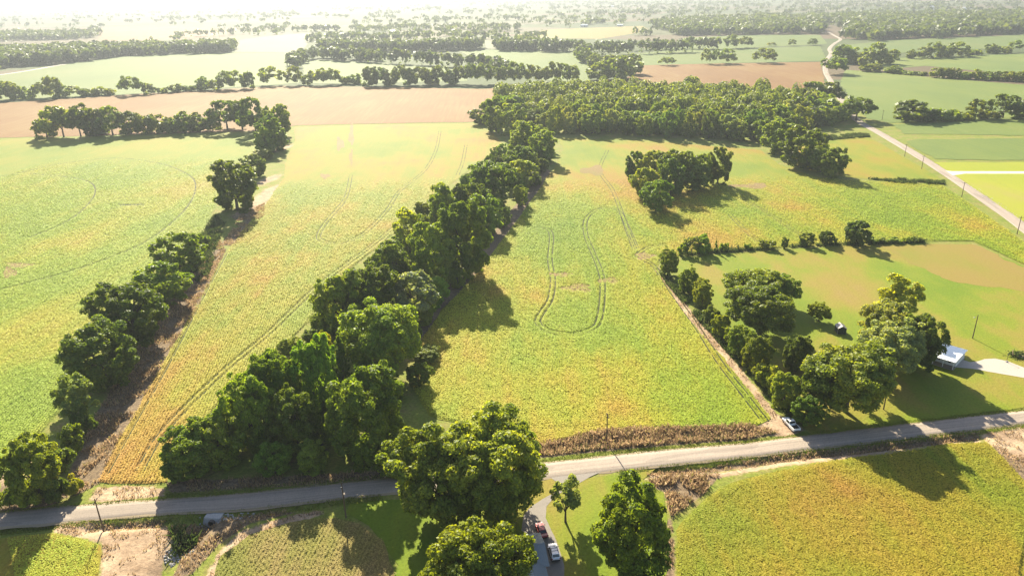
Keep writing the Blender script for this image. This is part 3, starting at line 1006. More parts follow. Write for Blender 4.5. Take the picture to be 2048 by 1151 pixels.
NTH = ['first', 'second', 'third', 'fourth', 'fifth', 'sixth', 'seventh', 'eighth', 'ninth', 'tenth', 'eleventh', 'twelfth', 'thirteenth', 'fourteenth', 'fifteenth',
       'sixteenth', 'seventeenth', 'eighteenth', 'nineteenth', 'twentieth', 'twenty-first', 'twenty-second', 'twenty-third', 'twenty-fourth', 'twenty-fifth',
       'twenty-sixth', 'twenty-seventh', 'twenty-eighth', 'twenty-ninth', 'thirtieth', 'thirty-first', 'thirty-second', 'thirty-third', 'thirty-fourth', 'thirty-fifth', 'thirty-sixth']
LOOK = {'d': 'dark green', 'm': 'green', 'y': 'yellow green', 'l': 'pale green', 'g': 'bright green', 'w': 'silvery'}


def row(items, where, group, kind='S', noun='tree'):
    """items: (base x, base y, top y, crown width, [kind], [tint]) in the photograph"""
    for i, it in enumerate(items):
        bx, by, ty, w = it[:4]
        k = it[4] if len(it) > 4 else kind
        tn = it[5] if len(it) > 5 else 'm'
        X, Y = GZ(bx, by)
        h = tall(X, Y, ty)
        dist = math.sqrt(X * X + Y * Y + (H - h / 2) ** 2)
        if dist > 640:
            h, w = h * 1.1, w * 1.15
        rad = max(0.5, (0.88 if dist < 640 else 0.94) * w / 2 * dist / F / math.sqrt(1 + ((bx - 1024) / F) ** 2) ** 0.5)
        nn = {'B': 'bush', 'C': 'cedar'}.get(k, noun)
        size = 'tall' if h > 15 else ('small' if h < 7 else 'rounded')
        plant(X, Y, h, rad, k, tn, f'{LOOK[tn]} {size} {nn}, {NTH[i]} {where}', group)


rowA = [(85, 1000, 855, 108, 'S', 'm'), (160, 850, 748, 82, 'L', 'l'), (215, 768, 642, 148, 'S', 'd'), (270, 684, 552, 150, 'S', 'd'), (328, 607, 518, 120, 'S', 'm'), (362, 542, 462, 105, 'S', 'm'),
        (475, 420, 316, 106, 'S', 'd'), (510, 352, 308, 52, 'S', 'd'), (528, 318, 297, 44, 'S', 'm'), (545, 300, 228, 72, 'S', 'd'), (535, 305, 250, 50, 'S', 'g'), (562, 272, 206, 56, 'S', 'm'), (512, 268, 203, 48, 'R', 'd')]
row(rowA, 'from the lane in the hedgerow beside the bare ditch', 'trees of the hedgerow beside the bare ditch')
rowA2 = [(150, 905, 850, 50), (128, 945, 890, 50, 'B', 'd'), (60, 1008, 960, 50, 'B', 'm'), (20, 1012, 975, 44, 'B', 'd'), (118, 1002, 950, 44, 'B', 'd'), (172, 868, 815, 46, 'B', 'd'), (248, 738, 690, 46, 'B', 'd'), (302, 655, 610, 40, 'B', 'd'), (352, 585, 550, 36, 'B', 'm'), (150, 985, 950, 36, 'B', 'y'), (390, 520, 490, 34, 'B', 'g'), (408, 492, 468, 30, 'B', 'g')]
row(rowA2, 'listed from the lane under the bare ditch hedgerow', 'bushes under the bare ditch hedgerow', 'B')
rowB = [(95, 275, 236, 36), (128, 274, 214, 52, 'R'), (162, 273, 213, 50, 'R', 'd'), (192, 271, 217, 50, 'S', 'd'), (226, 270, 218, 46, 'R', 'm'), (263, 268, 222, 48, 'S', 'd'), (290, 267, 228, 36, 'S', 'm'), (317, 266, 227, 42, 'S', 'm'),
        (343, 265, 234, 30, 'S', 'd'), (368, 264, 222, 42, 'S', 'd'), (395, 263, 224, 36, 'S', 'd'), (426, 261, 229, 32, 'S', 'm'), (455, 259, 207, 56, 'R', 'd'), (485, 259, 209, 48, 'R', 'd')]
row(rowB, 'from the open end of the row before the brown field', 'trees of the row before the brown field')
rowC = [(385, 945, 855, 110, 'S', 'g'), (440, 925, 818, 120, 'S', 'm'), (510, 890, 745, 120, 'S', 'g'), (600, 905, 775, 110, 'S', 'd'), (560, 850, 700, 118, 'R', 'g'), (640, 840, 652, 100, 'S', 'g'), (738, 905, 733, 178, 'S', 'm'), (655, 775, 648, 62, 'S', 'y'),
        (690, 790, 660, 60, 'C', 'd'), (772, 752, 606, 180, 'R', 'm'), (690, 665, 545, 120, 'S', 'm'), (748, 650, 525, 125, 'R', 'd'), (832, 640, 534, 116, 'L', 'w'), (868, 610, 545, 74, 'S', 'g'), (655, 640, 590, 55, 'B', 'g'),
        (785, 570, 478, 95, 'S', 'd'), (868, 572, 440, 120, 'S', 'm'), (932, 552, 396, 126, 'S', 'd'), (820, 505, 411, 66, 'L', 'y'), (893, 462, 364, 85, 'S', 'm'), (942, 455, 362, 92, 'R', 'd'), (970, 468, 386, 80, 'S', 'm'),
        (988, 408, 316, 104, 'R', 'd'), (1040, 376, 312, 80, 'S', 'm'), (1044, 350, 284, 72, 'S', 'd'), (1086, 324, 258, 68, 'S', 'm'), (1050, 305, 238, 76, 'S', 'm'), (1080, 300, 250, 55, 'S', 'l'), (1022, 270, 205, 72, 'S', 'y'), (992, 262, 186, 66, 'S', 'g'), (966, 248, 214, 42, 'S', 'd'), (1020, 235, 190, 56, 'S', 'm')]
row(rowC, 'from the lane in the thick tree line mid-picture', 'trees of the thick line between the soybean fields')
for px, sp, h0, h1 in (([(345, 975), (420, 880), (520, 770), (610, 690), (640, 650), (860, 640), (840, 660), (860, 745), (800, 960)], 8.6, 5, 9), ([(640, 650), (720, 560), (800, 480), (880, 410), (960, 345), (1015, 300), (1100, 320), (1050, 405), (960, 520), (900, 600), (860, 640)], 9.0, 6, 11)):
    w = W(px)
    c0 = np.column_stack([RNG.uniform(w[:, 0].min(), w[:, 0].max(), 900), RNG.uniform(w[:, 1].min(), w[:, 1].max(), 900)])
    got = []
    for p in c0[inside(c0, w)]:
        if all(np.hypot(*(p - q)) > sp for q in got):
            got.append(p)
    for p in got:
        plant(p[0], p[1], RNG.uniform(h0, h1), RNG.uniform(3.2, 4.6), 'S', 'dmgmd'[int(RNG.integers(5))], 'lower bushy shrub filling in under the crowns of the thick tree line', 'understorey of the thick tree line', 'shrub', 'shrub')
X, Y = GZ(898, 1042)
plant(X, Y, tall(X, Y, 846), 11.4, 'D', 'm', 'broad old oak over the lane, the one further from the driveway', 'two old oaks beside the lane')
X, Y = GZ(985, 1028)
plant(X, Y, tall(X, Y, 824), 11.8, 'D', 'm', 'broad old oak over the lane, the one nearer the driveway', 'two old oaks beside the lane')
X, Y = GZ(962, 1215)
plant(X, Y, tall(X, Y, 1046), 8.8, 'R', 'm', 'big bright tree hiding most of the grey roofed house', None)
X, Y = GZ(1260, 1160)
plant(X, Y, tall(X, Y, 955), 7.6, 'O', 'd', 'tall dense oval tree alone on the lawn above the corner field', None)
X, Y = GZ(1131, 1043)
plant(X, Y, tall(X, Y, 952), 3.6, 'L', 'l', 'slim airy young tree beside the gravel driveway', None)
rowH = [(1337, 550, 496, 46), (1376, 585, 534, 50), (1404, 612, 556, 48), (1422, 640, 612, 34, 'B'), (1442, 672, 630, 42, 'B'), (1482, 712, 650, 62), (1510, 742, 670, 66), (1532, 772, 722, 50, 'B'), (1565, 815, 742, 62, 'S', 'm'), (1612, 850, 786, 68, 'S', 'g'), (1462, 692, 655, 36, 'B'), (1590, 742, 670, 62, 'S', 'd'), (1548, 790, 750, 40, 'B')]
row(rowH, 'of the shrub row leading to the white pickup', 'shrub row between the soybeans and the lawn')
named = [
    (1508, 610, 536, 108, 'R', 'm', 'leafy lawn tree just behind the dark dome-shaped tree'),
    (1562, 610, 548, 60, 'R', 'm', 'smaller lawn tree half hidden behind the dark dome-shaped tree'),
    (1518, 668, 570, 132, 'R', 'd', 'dark dome-shaped tree with a dense lobed crown on the lawn'),
    (1637, 642, 604, 42, 'R', 'y', 'little round tree alone on the lawn before the shed'),
    (1790, 655, 545, 80, 'L', 'y', 'tall airy yellow green tree rising behind the yard trees'),
    (1768, 720, 602, 100, 'R', 'l', 'pale topped spreading tree beside the dark shed'),
    (1824, 735, 612, 82, 'S', 'd', 'dark full tree leaning over the end of the white house'),
    (1775, 752, 640, 118, 'R', 'w', 'silvery topped yard tree in front of the white house row'),
    (1690, 822, 690, 166, 'R', 'm', 'biggest spreading yard tree shading the lane near the pickup'),
    (1640, 815, 730, 80, 'R', 'd', 'dark low yard tree tucked under the biggest spreading tree'),
]
for bx, by, ty, w, k, tn, lab in named:
    X, Y = GZ(bx, by)
    h = tall(X, Y, ty)
    plant(X, Y, h, 1.0 * w / 2 * math.sqrt(X * X + Y * Y + (H - h / 2) ** 2) / F, k, tn, lab, 'yard trees around the white house')
rowJ = [(1365, 510, 487, 24, 'B'), (1383, 508, 470, 38, 'L', 'l'), (1404, 506, 468, 40, 'S', 'g'), (1431, 505, 476, 13, 'C', 'd'), (1447, 503, 485, 18, 'B', 'm'), (1475, 500, 488, 13, 'C', 'd'), (1496, 499, 487, 16, 'B'), (1534, 497, 479, 34, 'B', 'm'), (1568, 496, 473, 17, 'S', 'd'), (1612, 491, 463, 34, 'S', 'm'), (1650, 489, 458, 30, 'S', 'd'), (1666, 489, 471, 14, 'B', 'd'), (1711, 489, 435, 54, 'S', 'd'),
        (1742, 487, 474, 22, 'B'), (1765, 486, 476, 20, 'B'), (1790, 485, 475, 26, 'B'), (1815, 484, 473, 18, 'B'), (1833, 483, 473, 20, 'B', 'd')]
row(rowJ, 'from the corner along the back fence line', 'bushes along the fence line behind the lawn', 'B')
rowK = [(1270, 362, 299, 46, 'S', 'd'), (1300, 368, 297, 60, 'S', 'l'), (1288, 392, 328, 62, 'S', 'm'), (1312, 422, 352, 74, 'S', 'g'), (1350, 378, 292, 88, 'R', 'd'), (1400, 372, 304, 52, 'S', 'm'), (1435, 368, 290, 52, 'S', 'd'), (1385, 380, 320, 72, 'S', 'd'), (1340, 392, 315, 60, 'S', 'd')]
row(rowK, 'of the grove standing alone in the middle soybean field', 'grove in the middle soybean field')
rowL = [(1555, 305, 230, 78, 'S', 'm'), (1603, 335, 251, 92, 'S', 'd'), (1642, 345, 290, 62, 'S', 'm'), (1663, 354, 288, 56, 'S', 'd'), (1625, 322, 270, 55, 'S', 'd'), (1662, 356, 325, 30, 'B', 'm')]
row(rowL, 'of the clump below the dense wood by the weedy ditch', 'tree clump below the dense wood')
rowN = [(1712, 240, 196, 52, 'R', 'd'), (1672, 243, 196, 60, 'S', 'm'), (1640, 248, 208, 56, 'S', 'm'), (1652, 206, 165, 52, 'R', 'd'), (1625, 208, 168, 50, 'R', 'd'), (1690, 232, 205, 40, 'S', 'l'), (1610, 240, 195, 50, 'S', 'm'), (1640, 225, 182, 50, 'S', 'm')]
row(rowN, 'of the trees where far lane and wood meet', 'trees where the far lane meets the wood')
rowQ = [(1822, 241, 200, 62, 'S', 'd'), (1850, 242, 215, 40, 'B', 'd'), (1875, 241, 218, 34, 'B'), (1903, 240, 219, 34, 'B'), (1930, 239, 222, 30, 'B'), (1950, 237, 199, 28, 'L', 'm'), (1975, 238, 220, 30, 'B'), (2005, 236, 194, 46, 'R', 'd'), (2034, 236, 204, 30, 'S', 'd'), (2060, 236, 196, 40, 'S', 'd'), (2095, 236, 200, 46, 'S', 'd')]
row(rowQ, 'from the far lane in the hedge behind the drainage bank', 'hedge behind the drainage bank')
rowP1 = [(-12, 202, 168, 30), (10, 199, 163, 32, 'R'), (28, 198, 161, 30), (60, 197, 172, 26), (82, 196, 166, 26, 'L'), (108, 195, 150, 34), (128, 194, 170, 24), (150, 193, 172, 24, 'L'), (172, 192, 176, 22, 'B'), (195, 191, 174, 24, 'B'), (218, 190, 176, 20, 'B'), (263, 189, 154, 36, 'R'), (298, 188, 165, 22), (326, 186, 175, 16, 'B'), (352, 184, 167, 26), (380, 182, 170, 22, 'B'), (408, 180, 152, 24), (430, 180, 158, 26), (452, 179, 146, 28, 'R'), (472, 178, 145, 24, 'R'), (496, 177, 142, 24), (542, 170, 137, 36, 'R'), (588, 170, 137, 30, 'R'), (616, 170, 148, 20), (640, 170, 139, 34, 'R'), (665, 169, 139, 32, 'R'), (692, 168, 152, 20, 'B'), (712, 168, 146, 20)]
row(rowP1, 'of the row behind the brown field', 'tree row behind the brown field', 'S')
rowP2 = [(x, 172 - (x - 740) * 0.02, 132 + (i % 3) * 3, 30, 'R' if i % 2 else 'S', 'd') for i, x in enumerate(range(742, 925, 20))]
row(rowP2, 'of the hazy block on the brown field edge', 'dense block on the brown field edge')
rowP3 = [(x, 169 - (x - 945) * 0.015, 128 + (i % 4) * 3, 27, 'R', 'm') for i, x in enumerate(range(947, 1165, 20))]
row(rowP3, 'of the trunk-showing row beyond the brown field and wood', 'trunk-showing row beyond the brown field')
rowP4 = [(1200, 160, 122, 44), (1228, 160, 112, 44), (1250, 156, 112, 40), (1268, 148, 106, 34), (1240, 145, 108, 32), (1215, 140, 108, 30), (1190, 135, 105, 28), (1168, 125, 95, 28), (1158, 115, 92, 22)]
row(rowP4, 'of the trees between the pale green field and brown field', 'trees beside the brown field corner')
lone = [(1335, 131, 113, 28, 'lone low tree at the near edge of the green field'), (1412, 128, 98, 17, 'slim tree with a thin top at the brown field edge'), (1430, 128, 97, 16, 'slim pale tree touching the round one by the brown field'), (1452, 127, 98, 34, 'full round tree behind the slim pair by the brown field'), (1530, 126, 97, 38, 'lone round tree standing in the green field edge'), (1584, 92, 78, 13, 'tiny round lone tree in the distant thin hedge'), (1626, 91, 77, 18, 'small round lone tree close to the winding lane'), (1543, 92, 84, 16, 'tiny low bush-like tree in the distant thin hedge'), (1490, 96, 72, 26, 'tall tree at the end of the distant hedge'), (1462, 97, 70, 28, 'tall tree second from the end of the distant hedge'), (1420, 98, 78, 18, 'thin tree in the middle of the distant hedge')]
for bx, by, ty, w, lab in lone:
    X, Y = GZ(bx, by)
    h = tall(X, Y, ty)
    plant(X, Y, h, w / 2 * math.hypot(X, Y) / F, 'R', 'm', lab, 'lone trees in the far green fields')
rowR1 = [(1668, 148, 115, 40, 'R'), (1690, 126, 88, 42), (1712, 128, 100, 30), (1732, 132, 100, 30), (1748, 128, 90, 34, 'R'), (1772, 128, 95, 30), (1790, 120, 100, 14)]
row(rowR1, 'of the clump beside the winding part of the far lane', 'clump beside the winding far lane')
rowR2 = [(1822, 117, 98, 16), (1848, 116, 92, 26), (1868, 115, 87, 28, 'R'), (1890, 114, 90, 30), (1912, 113, 87, 30, 'R'), (1925, 112, 95, 20), (1948, 110, 98, 20, 'B'), (1980, 107, 86, 16), (1992, 107, 92, 18), (2012, 106, 92, 18), (2030, 104, 81, 22, 'L')]
row(rowR2, 'in the thin hedge past the lane bend', 'thin hedge past the lane bend')
rowR3 = [(1742, 143, 127, 36, 'S'), (1786, 146, 131, 28), (1803, 148, 140, 16, 'B'), (1822, 150, 142, 18, 'B'), (1842, 151, 143, 18, 'B'), (1872, 155, 134, 24), (1892, 156, 134, 24), (1908, 157, 134, 16), (1930, 158, 144, 24, 'B'), (1953, 159, 137, 20), (1975, 160, 142, 24), (1997, 161, 142, 24), (2018, 162, 141, 24), (2040, 163, 140, 24), (2062, 164, 139, 26)]
row(rowR3, 'in the dark hedge across the green fields', 'dark hedge across the green fields')
# the dense wood
WOOD = W([(1105, 266), (1300, 272), (1530, 284), (1600, 268), (1650, 235), (1600, 205), (1450, 198), (1200, 192), (1060, 192), (1005, 205), (985, 240), (1050, 245)])
cand = np.column_stack([RNG.uniform(WOOD[:, 0].min(), WOOD[:, 0].max(), 5000), RNG.uniform(WOOD[:, 1].min(), WOOD[:, 1].max(), 5000)])
cand = cand[inside(cand, WOOD)]
kept = []
for p in cand[np.argsort(cand[:, 1])]:
    if all((p[0] - q[0]) ** 2 + (p[1] - q[1]) ** 2 > 12.2 ** 2 for q in kept):
        kept.append(p)
kept = np.array(kept)
front = np.array([p[1] - min(q[1] for q in kept if abs(q[0] - p[0]) < 14) for p in kept])
order = np.argsort(front)
for p in kept[order[:85]]:
    plant(p[0], p[1], RNG.uniform(13.5, 23), RNG.uniform(5.2, 10), 'S', 'dmmgly'[int(RNG.choice(6, p=[.3, .28, .1, .16, .1, .06]))], 'tall leafy tree inside the dense wood behind the middle soybean field', 'trees of the dense wood')
print('trees', len(TREE_AT), 'wood', len(kept))


# woods too thick to count
def far_wood(P, hs, rs, label, leaf_n=30, name='distant_woods', leaf=0.75):
    rng = np.random.default_rng(len(P) + 5)
    n = len(P)
    d = rng.normal(0, 1, (n, leaf_n, 3))
    d /= np.linalg.norm(d, axis=2)[:, :, None]
    d[:, :, 2] = np.where(rng.random((n, leaf_n)) < 0.7, np.abs(d[:, :, 2]), d[:, :, 2])
    az = rng.uniform(0, 6.28, (n, 1))
    k = 0.82 + 0.2 * np.sin(3 * np.arctan2(d[:, :, 1], d[:, :, 0]) + az)
    pos = d * k[:, :, None] * np.stack([rs, rs, hs * 0.48], 1)[:, None, :]
    pos[:, :, 0] += P[:, 0][:, None]
    pos[:, :, 1] += P[:, 1][:, None]
    pos[:, :, 2] += (hs * 0.5)[:, None]
    nrm = d + rng.normal(0, 0.5, d.shape)
    size = np.repeat(rs * leaf, leaf_n)
    v = leaf_quads(pos.reshape(-1, 3), nrm.reshape(-1, 3), size, rng, 1.1)
    me = fast_mesh(name, v, np.arange(len(v)).reshape(-1, 4), LEAF)
    o = tag(link(name, me), label, 'woods', kind='stuff')
    o.color = (0.075, 0.105, 0.035, 1)
    return o


def fill(px, spacing, jitter=1.0):
    w = W(px)
    area = 0.5 * abs(np.dot(w[:, 0], np.roll(w[:, 1], 1)) - np.dot(w[:, 1], np.roll(w[:, 0], 1)))
    n = int(area / spacing ** 2 * 1.0)
    out = []
    while len(out) < n:
        c = np.column_stack([RNG.uniform(w[:, 0].min(), w[:, 0].max(), 4000), RNG.uniform(w[:, 1].min(), w[:, 1].max(), 4000)])
        out += list(c[inside(c, w)])
    return np.array(out[:n])


def line(px, spacing, wid=6):
    c = even(W(px), max(2, int(np.hypot(*np.diff(W(px), axis=0).T).sum() / spacing)))
    return c + RNG.normal(0, wid / 2, c.shape)


def woods(P, h0, h1, r0_, r1_, label, leaf_n=30):
    far_wood(P, h0 + (h1 - h0) * RNG.beta(1.2, 1.2, len(P)) * RNG.uniform(.75, 1.15, len(P)), r0_ * .75 + (r1_ * 1.25 - r0_ * .75) * RNG.random(len(P)) ** 1.5, label, leaf_n)


fw_ = far_wood(kept[order[85:]], RNG.uniform(13, 23.5, len(kept) - 85), RNG.uniform(5.0, 11.0, len(kept) - 85), 'crowded tree tops filling the depth of the dense wood', 820, 'wood_canopy', 0.21)
fw_.color = (0.17, 0.215, 0.024, 1)
woods(np.vstack([fill([(-300, 148), (0, 137), (130, 128), (250, 113), (460, 106), (470, 96), (300, 100), (0, 106), (-300, 112)], 13)]), 17, 24, 7, 10, 'hazy wood edge behind the pale farm track', 60)
woods(np.vstack([line([(592, 138), (600, 122), (640, 116), (700, 118), (760, 122)], 9, 12), line([(640, 119), (780, 127), (930, 135), (990, 141), (1010, 152)], 9, 8), fill([(640, 104), (800, 106), (965, 100), (965, 94), (800, 98), (640, 96)], 12)]), 17, 24, 6.5, 9, 'hazy tree rows beyond the narrow green field', 60)
woods(np.vstack([fill([(992, 102), (1150, 106), (1175, 115), (1180, 105), (1090, 96), (990, 95)], 12), line([(1175, 112), (1280, 108), (1385, 104)], 9, 8), line([(1190, 103), (1300, 100), (1380, 97), (1430, 99)], 10, 8)]), 17, 24, 6.5, 9, 'hazy tree block and row behind the pale green field', 60)
woods(fill([(1360, 72), (1500, 70), (1645, 68), (1640, 58), (1660, 40), (1400, 42), (1300, 52)], 16), 16, 23, 10.5, 14, 'distant belt of woods before the winding lane', 26)
woods(fill([(1690, 78), (1740, 80), (1850, 76), (2048, 68), (2300, 62), (2300, 26), (2048, 30), (1780, 34), (1660, 40), (1690, 60)], 17), 16, 23, 11, 14.5, 'distant belt of woods past the winding lane', 26)
woods(np.vstack([fill([(-300, 92), (0, 84), (180, 78), (200, 70), (0, 72), (-300, 78)], 18), line([(350, 76), (420, 72), (500, 68)], 14, 16), line([(560, 64), (700, 62), (900, 58), (1030, 60)], 11, 30), line([(640, 80), (760, 82), (960, 78)], 11, 20)]), 16, 23, 7.5, 11, 'pale hazy woods behind the bleached fields', 30)
# scattered hedges and woods to the horizon
c = np.column_stack([RNG.uniform(-6500, 7500, 60000), 1500 * np.exp(RNG.uniform(0, 2.05, 60000))])
ang = np.abs(c[:, 0] / c[:, 1])
c = c[ang < 0.8]


def vnoise(P, s, seed):
    r = np.random.default_rng(seed)
    g = r.random((64, 64))
    q = P / s
    i = np.floor(q).astype(int)
    f = q - i
    f = f * f * (3 - 2 * f)
    a = g[i[:, 0] % 64, i[:, 1] % 64]
    b = g[(i[:, 0] + 1) % 64, i[:, 1] % 64]
    cc = g[i[:, 0] % 64, (i[:, 1] + 1) % 64]
    d = g[(i[:, 0] + 1) % 64, (i[:, 1] + 1) % 64]
    return (a * (1 - f[:, 0]) + b * f[:, 0]) * (1 - f[:, 1]) + (cc * (1 - f[:, 0]) + d * f[:, 0]) * f[:, 1]


dens = vnoise(c * np.array([0.45, 1.0]), 130, 3) * 0.65 + vnoise(c, 90, 4) * 0.35 + np.clip(c[:, 0] / 9000, -0.1, 0.16)
keep = dens > 0.57
for px in ([(470, 104), (480, 80), (560, 70), (630, 66), (610, 95), (585, 105)], [(1370, 76), (1500, 70), (1640, 70), (1655, 88), (1400, 101), (1300, 106)], [(1035, 70), (1100, 59), (1285, 52), (1300, 62), (1200, 78), (1060, 76)],
           [(195, 82), (200, 56), (350, 53), (470, 62), (440, 72), (340, 80)], [(1690, 95), (1800, 80), (2048, 70), (2300, 66), (2300, 98), (1700, 112)], [(1640, 100), (1690, 100), (1690, 62), (1640, 62)]):
    keep &= ~inside(c, W(px))
c = c[keep]
if len(c) > 5000:
    c = c[RNG.choice(len(c), 5000, replace=False)]
woods(c, 14, 23, 8, 13, 'scattered woods and hedges fading into the haze at the horizon', 22)


# ------------------------------------------------------------------ undergrowth, weeds, crops
def blades(name, P, h, w, mat, label, lean=0.4, base=None, cat='weeds'):
    n = len(P)
    rng = np.random.default_rng(n)
    z = land(P) if base is None else np.full(n, base)
    hh = h * rng.uniform(0.4, 1.2, n) * (0.45 + 1.0 * vnoise(P, 2.3, 31) * 0.6 + 0.5 * vnoise(P, 6.5, 32))
    a = rng.uniform(0, 6.28, n)
    dx = np.stack([np.cos(a), np.sin(a)], 1) * (w * rng.uniform(0.6, 1.3, n))[:, None] / 2
    tip = P + rng.normal(0, lean, (n, 2)) * hh[:, None]
    midp = P * 0.5 + tip * 0.5 + rng.normal(0, 0.1, (n, 2)) * hh[:, None]
    v = np.stack([np.column_stack([P - dx * 0.5, z]), np.column_stack([P + dx * 0.5, z]), np.column_stack([midp + dx, z + hh * 0.6]), np.column_stack([tip, z + hh]), ], 1)
    me = fast_mesh(name, v.reshape(-1, 3), np.arange(n * 4).reshape(-1, 4), mat)
    return tag(link(name, me), label, cat, kind='stuff')


def pts_in(polys, dens_):
    out = []
    for poly in polys:
        w = W(poly)
        area = 0.5 * abs(np.dot(w[:, 0], np.roll(w[:, 1], 1)) - np.dot(w[:, 1], np.roll(w[:, 0], 1)))
        n = int(area * dens_)
        k = 0
        while k < n:
            c_ = np.column_stack([RNG.uniform(w[:, 0].min(), w[:, 0].max(), n * 2 + 10), RNG.uniform(w[:, 1].min(), w[:, 1].max(), n * 2 + 10)])
            c_ = c_[inside(c_, w)][:n - k]
            out.append(c_)
            k += len(c_)
    return np.vstack(out)


def clumpy(P, s, th, seed):
    return P[vnoise(P, s, seed) > th]


blades('green_weeds', clumpy(pts_in([[(1072, 908), (1200, 880), (1350, 868), (1500, 862), (1555, 866), (1500, 876), (1350, 886), (1200, 898), (1100, 910)]], 6), 4, 0.5, 41), 0.8, 0.35, M['scrub'], 'green weeds mixed into the dry bank beside the lane')
blades('dry_weeds', pts_in([[(1072, 908), (1085, 888), (1140, 872), (1200, 860), (1350, 853), (1500, 849), (1560, 864), (1500, 876), (1350, 886), (1200, 898), (1100, 910)]], 17), 1.1, 0.3, M['dry'],
       'tall rusty brown weeds on the bank between middle field and lane')
blades('dry_weeds', clumpy(pts_in([[(1292, 968), (1310, 952), (1440, 948), (1410, 985), (1370, 1015), (1342, 1035), (1330, 985)]], 16), 2.5, 0.33, 5), 1.1, 0.35, M['dry'],
       'pale brown dead weeds in the corner between lawn and corner field')
blades('dry_weeds', clumpy(pts_in([WEED[0], WEED[1]], 7), 3, 0.35, 6), 0.8, 0.35, M['dry'], 'dead brown weeds lining the bare ditch')
blades('dry_weeds', clumpy(pts_in([WEED[5], WEED[6], WEED[7], WEED[8], WEED[4]], 9), 2, 0.35, 7), 0.7, 0.3, M['dry'], 'low dead weeds along the roadside ditches')
blades('dry_weeds', clumpy(pts_in([DIRT[1], DIRT[6], DIRT[8], DIRT[4], WEED[10], WEED[11]], 5), 2, 0.45, 8), 0.55, 0.28, M['dry'], 'sparse dead stalks on bare margins')
blades('dry_weeds', clumpy(pts_in([DIRT[0]], 8), 1.6, 0.62, 12), 0.4, 0.3, M['dry'], 'scattered dead tufts on the pale bare sand below the lane')
blades('green_scrub', clumpy(pts_in([[(395, 480), (430, 430), (450, 450), (430, 500), (415, 560), (385, 560)], [(340, 1060), (395, 1050), (390, 1085), (350, 1105)], [(1365, 511), (1500, 501), (1620, 493), (1850, 485), (1850, 482), (1620, 489), (1500, 497), (1365, 507)], [(1318, 545), (1345, 560), (1420, 640), (1500, 735), (1600, 840), (1590, 850), (1490, 745), (1400, 645), (1330, 565)], [(1650, 272), (1735, 268), (1740, 274), (1655, 281)], [(1735, 358), (1830, 360), (1890, 362), (1890, 369), (1800, 366)]], 10), 2.5, 0.3, 9), 1.5, 0.5, M['scrub'], 'green scrub and vines along the ditches', 0.5, cat='scrub')
verge_polys = [[(-60, 1030), (0, 1022), (200, 1003), (330, 994), (335, 1000), (96, 1017), (0, 1027), (-60, 1033)], [(-60, 1059), (0, 1053), (100, 1046), (250, 1034), (480, 1017), (640, 1000), (700, 993), (760, 988), (770, 1000), (650, 1015), (480, 1030), (320, 1040), (190, 1050), (100, 1056), (-60, 1072)],
               [(1080, 918), (1200, 902), (1350, 890), (1500, 879), (1600, 866), (1800, 842), (2050, 815), (2050, 822), (1600, 874), (1500, 887), (1311, 903), (1150, 920), (1085, 926)], [(1215, 942), (1311, 931), (1500, 911), (1600, 899), (2050, 846), (2050, 856), (1600, 910), (1500, 922), (1320, 940), (1250, 946)],
               [(330, 985), (480, 975), (780, 947), (800, 955), (480, 988), (335, 999)]]
VG = pts_in(verge_polys, 26)
blades('verge_grass', VG, 0.32, 0.2, M['verge'], 'bright grass verge on both sides of the lane', 0.5, cat='grass')


BARE = []
for bx, by, rx, ry in ((1155, 576, 30, 8), (1122, 549, 22, 5), (1218, 561, 22, 6), (1186, 341, 24, 9), (680, 288, 8, 12), (703, 270, 5, 22), (702, 315, 4, 14), (650, 352, 10, 5), (1500, 372, 40, 5), (20, 545, 14, 10), (40, 530, 26, 5), (1290, 512, 20, 7)):
    a = np.linspace(0, 2 * math.pi, 18, endpoint=False)
    k = 1 + 0.25 * np.sin(3 * a + bx) + 0.15 * np.sin(5 * a + by)
    w = W(np.column_stack([bx + rx * k * np.cos(a), by + ry * k * np.sin(a)]))
    BARE.append(w)
    sheet('bare_patch', w, M['bare'], 0.075, 'thin bare brown patch in the soybean field', 0.3, 1.2, False, 'bare patch')


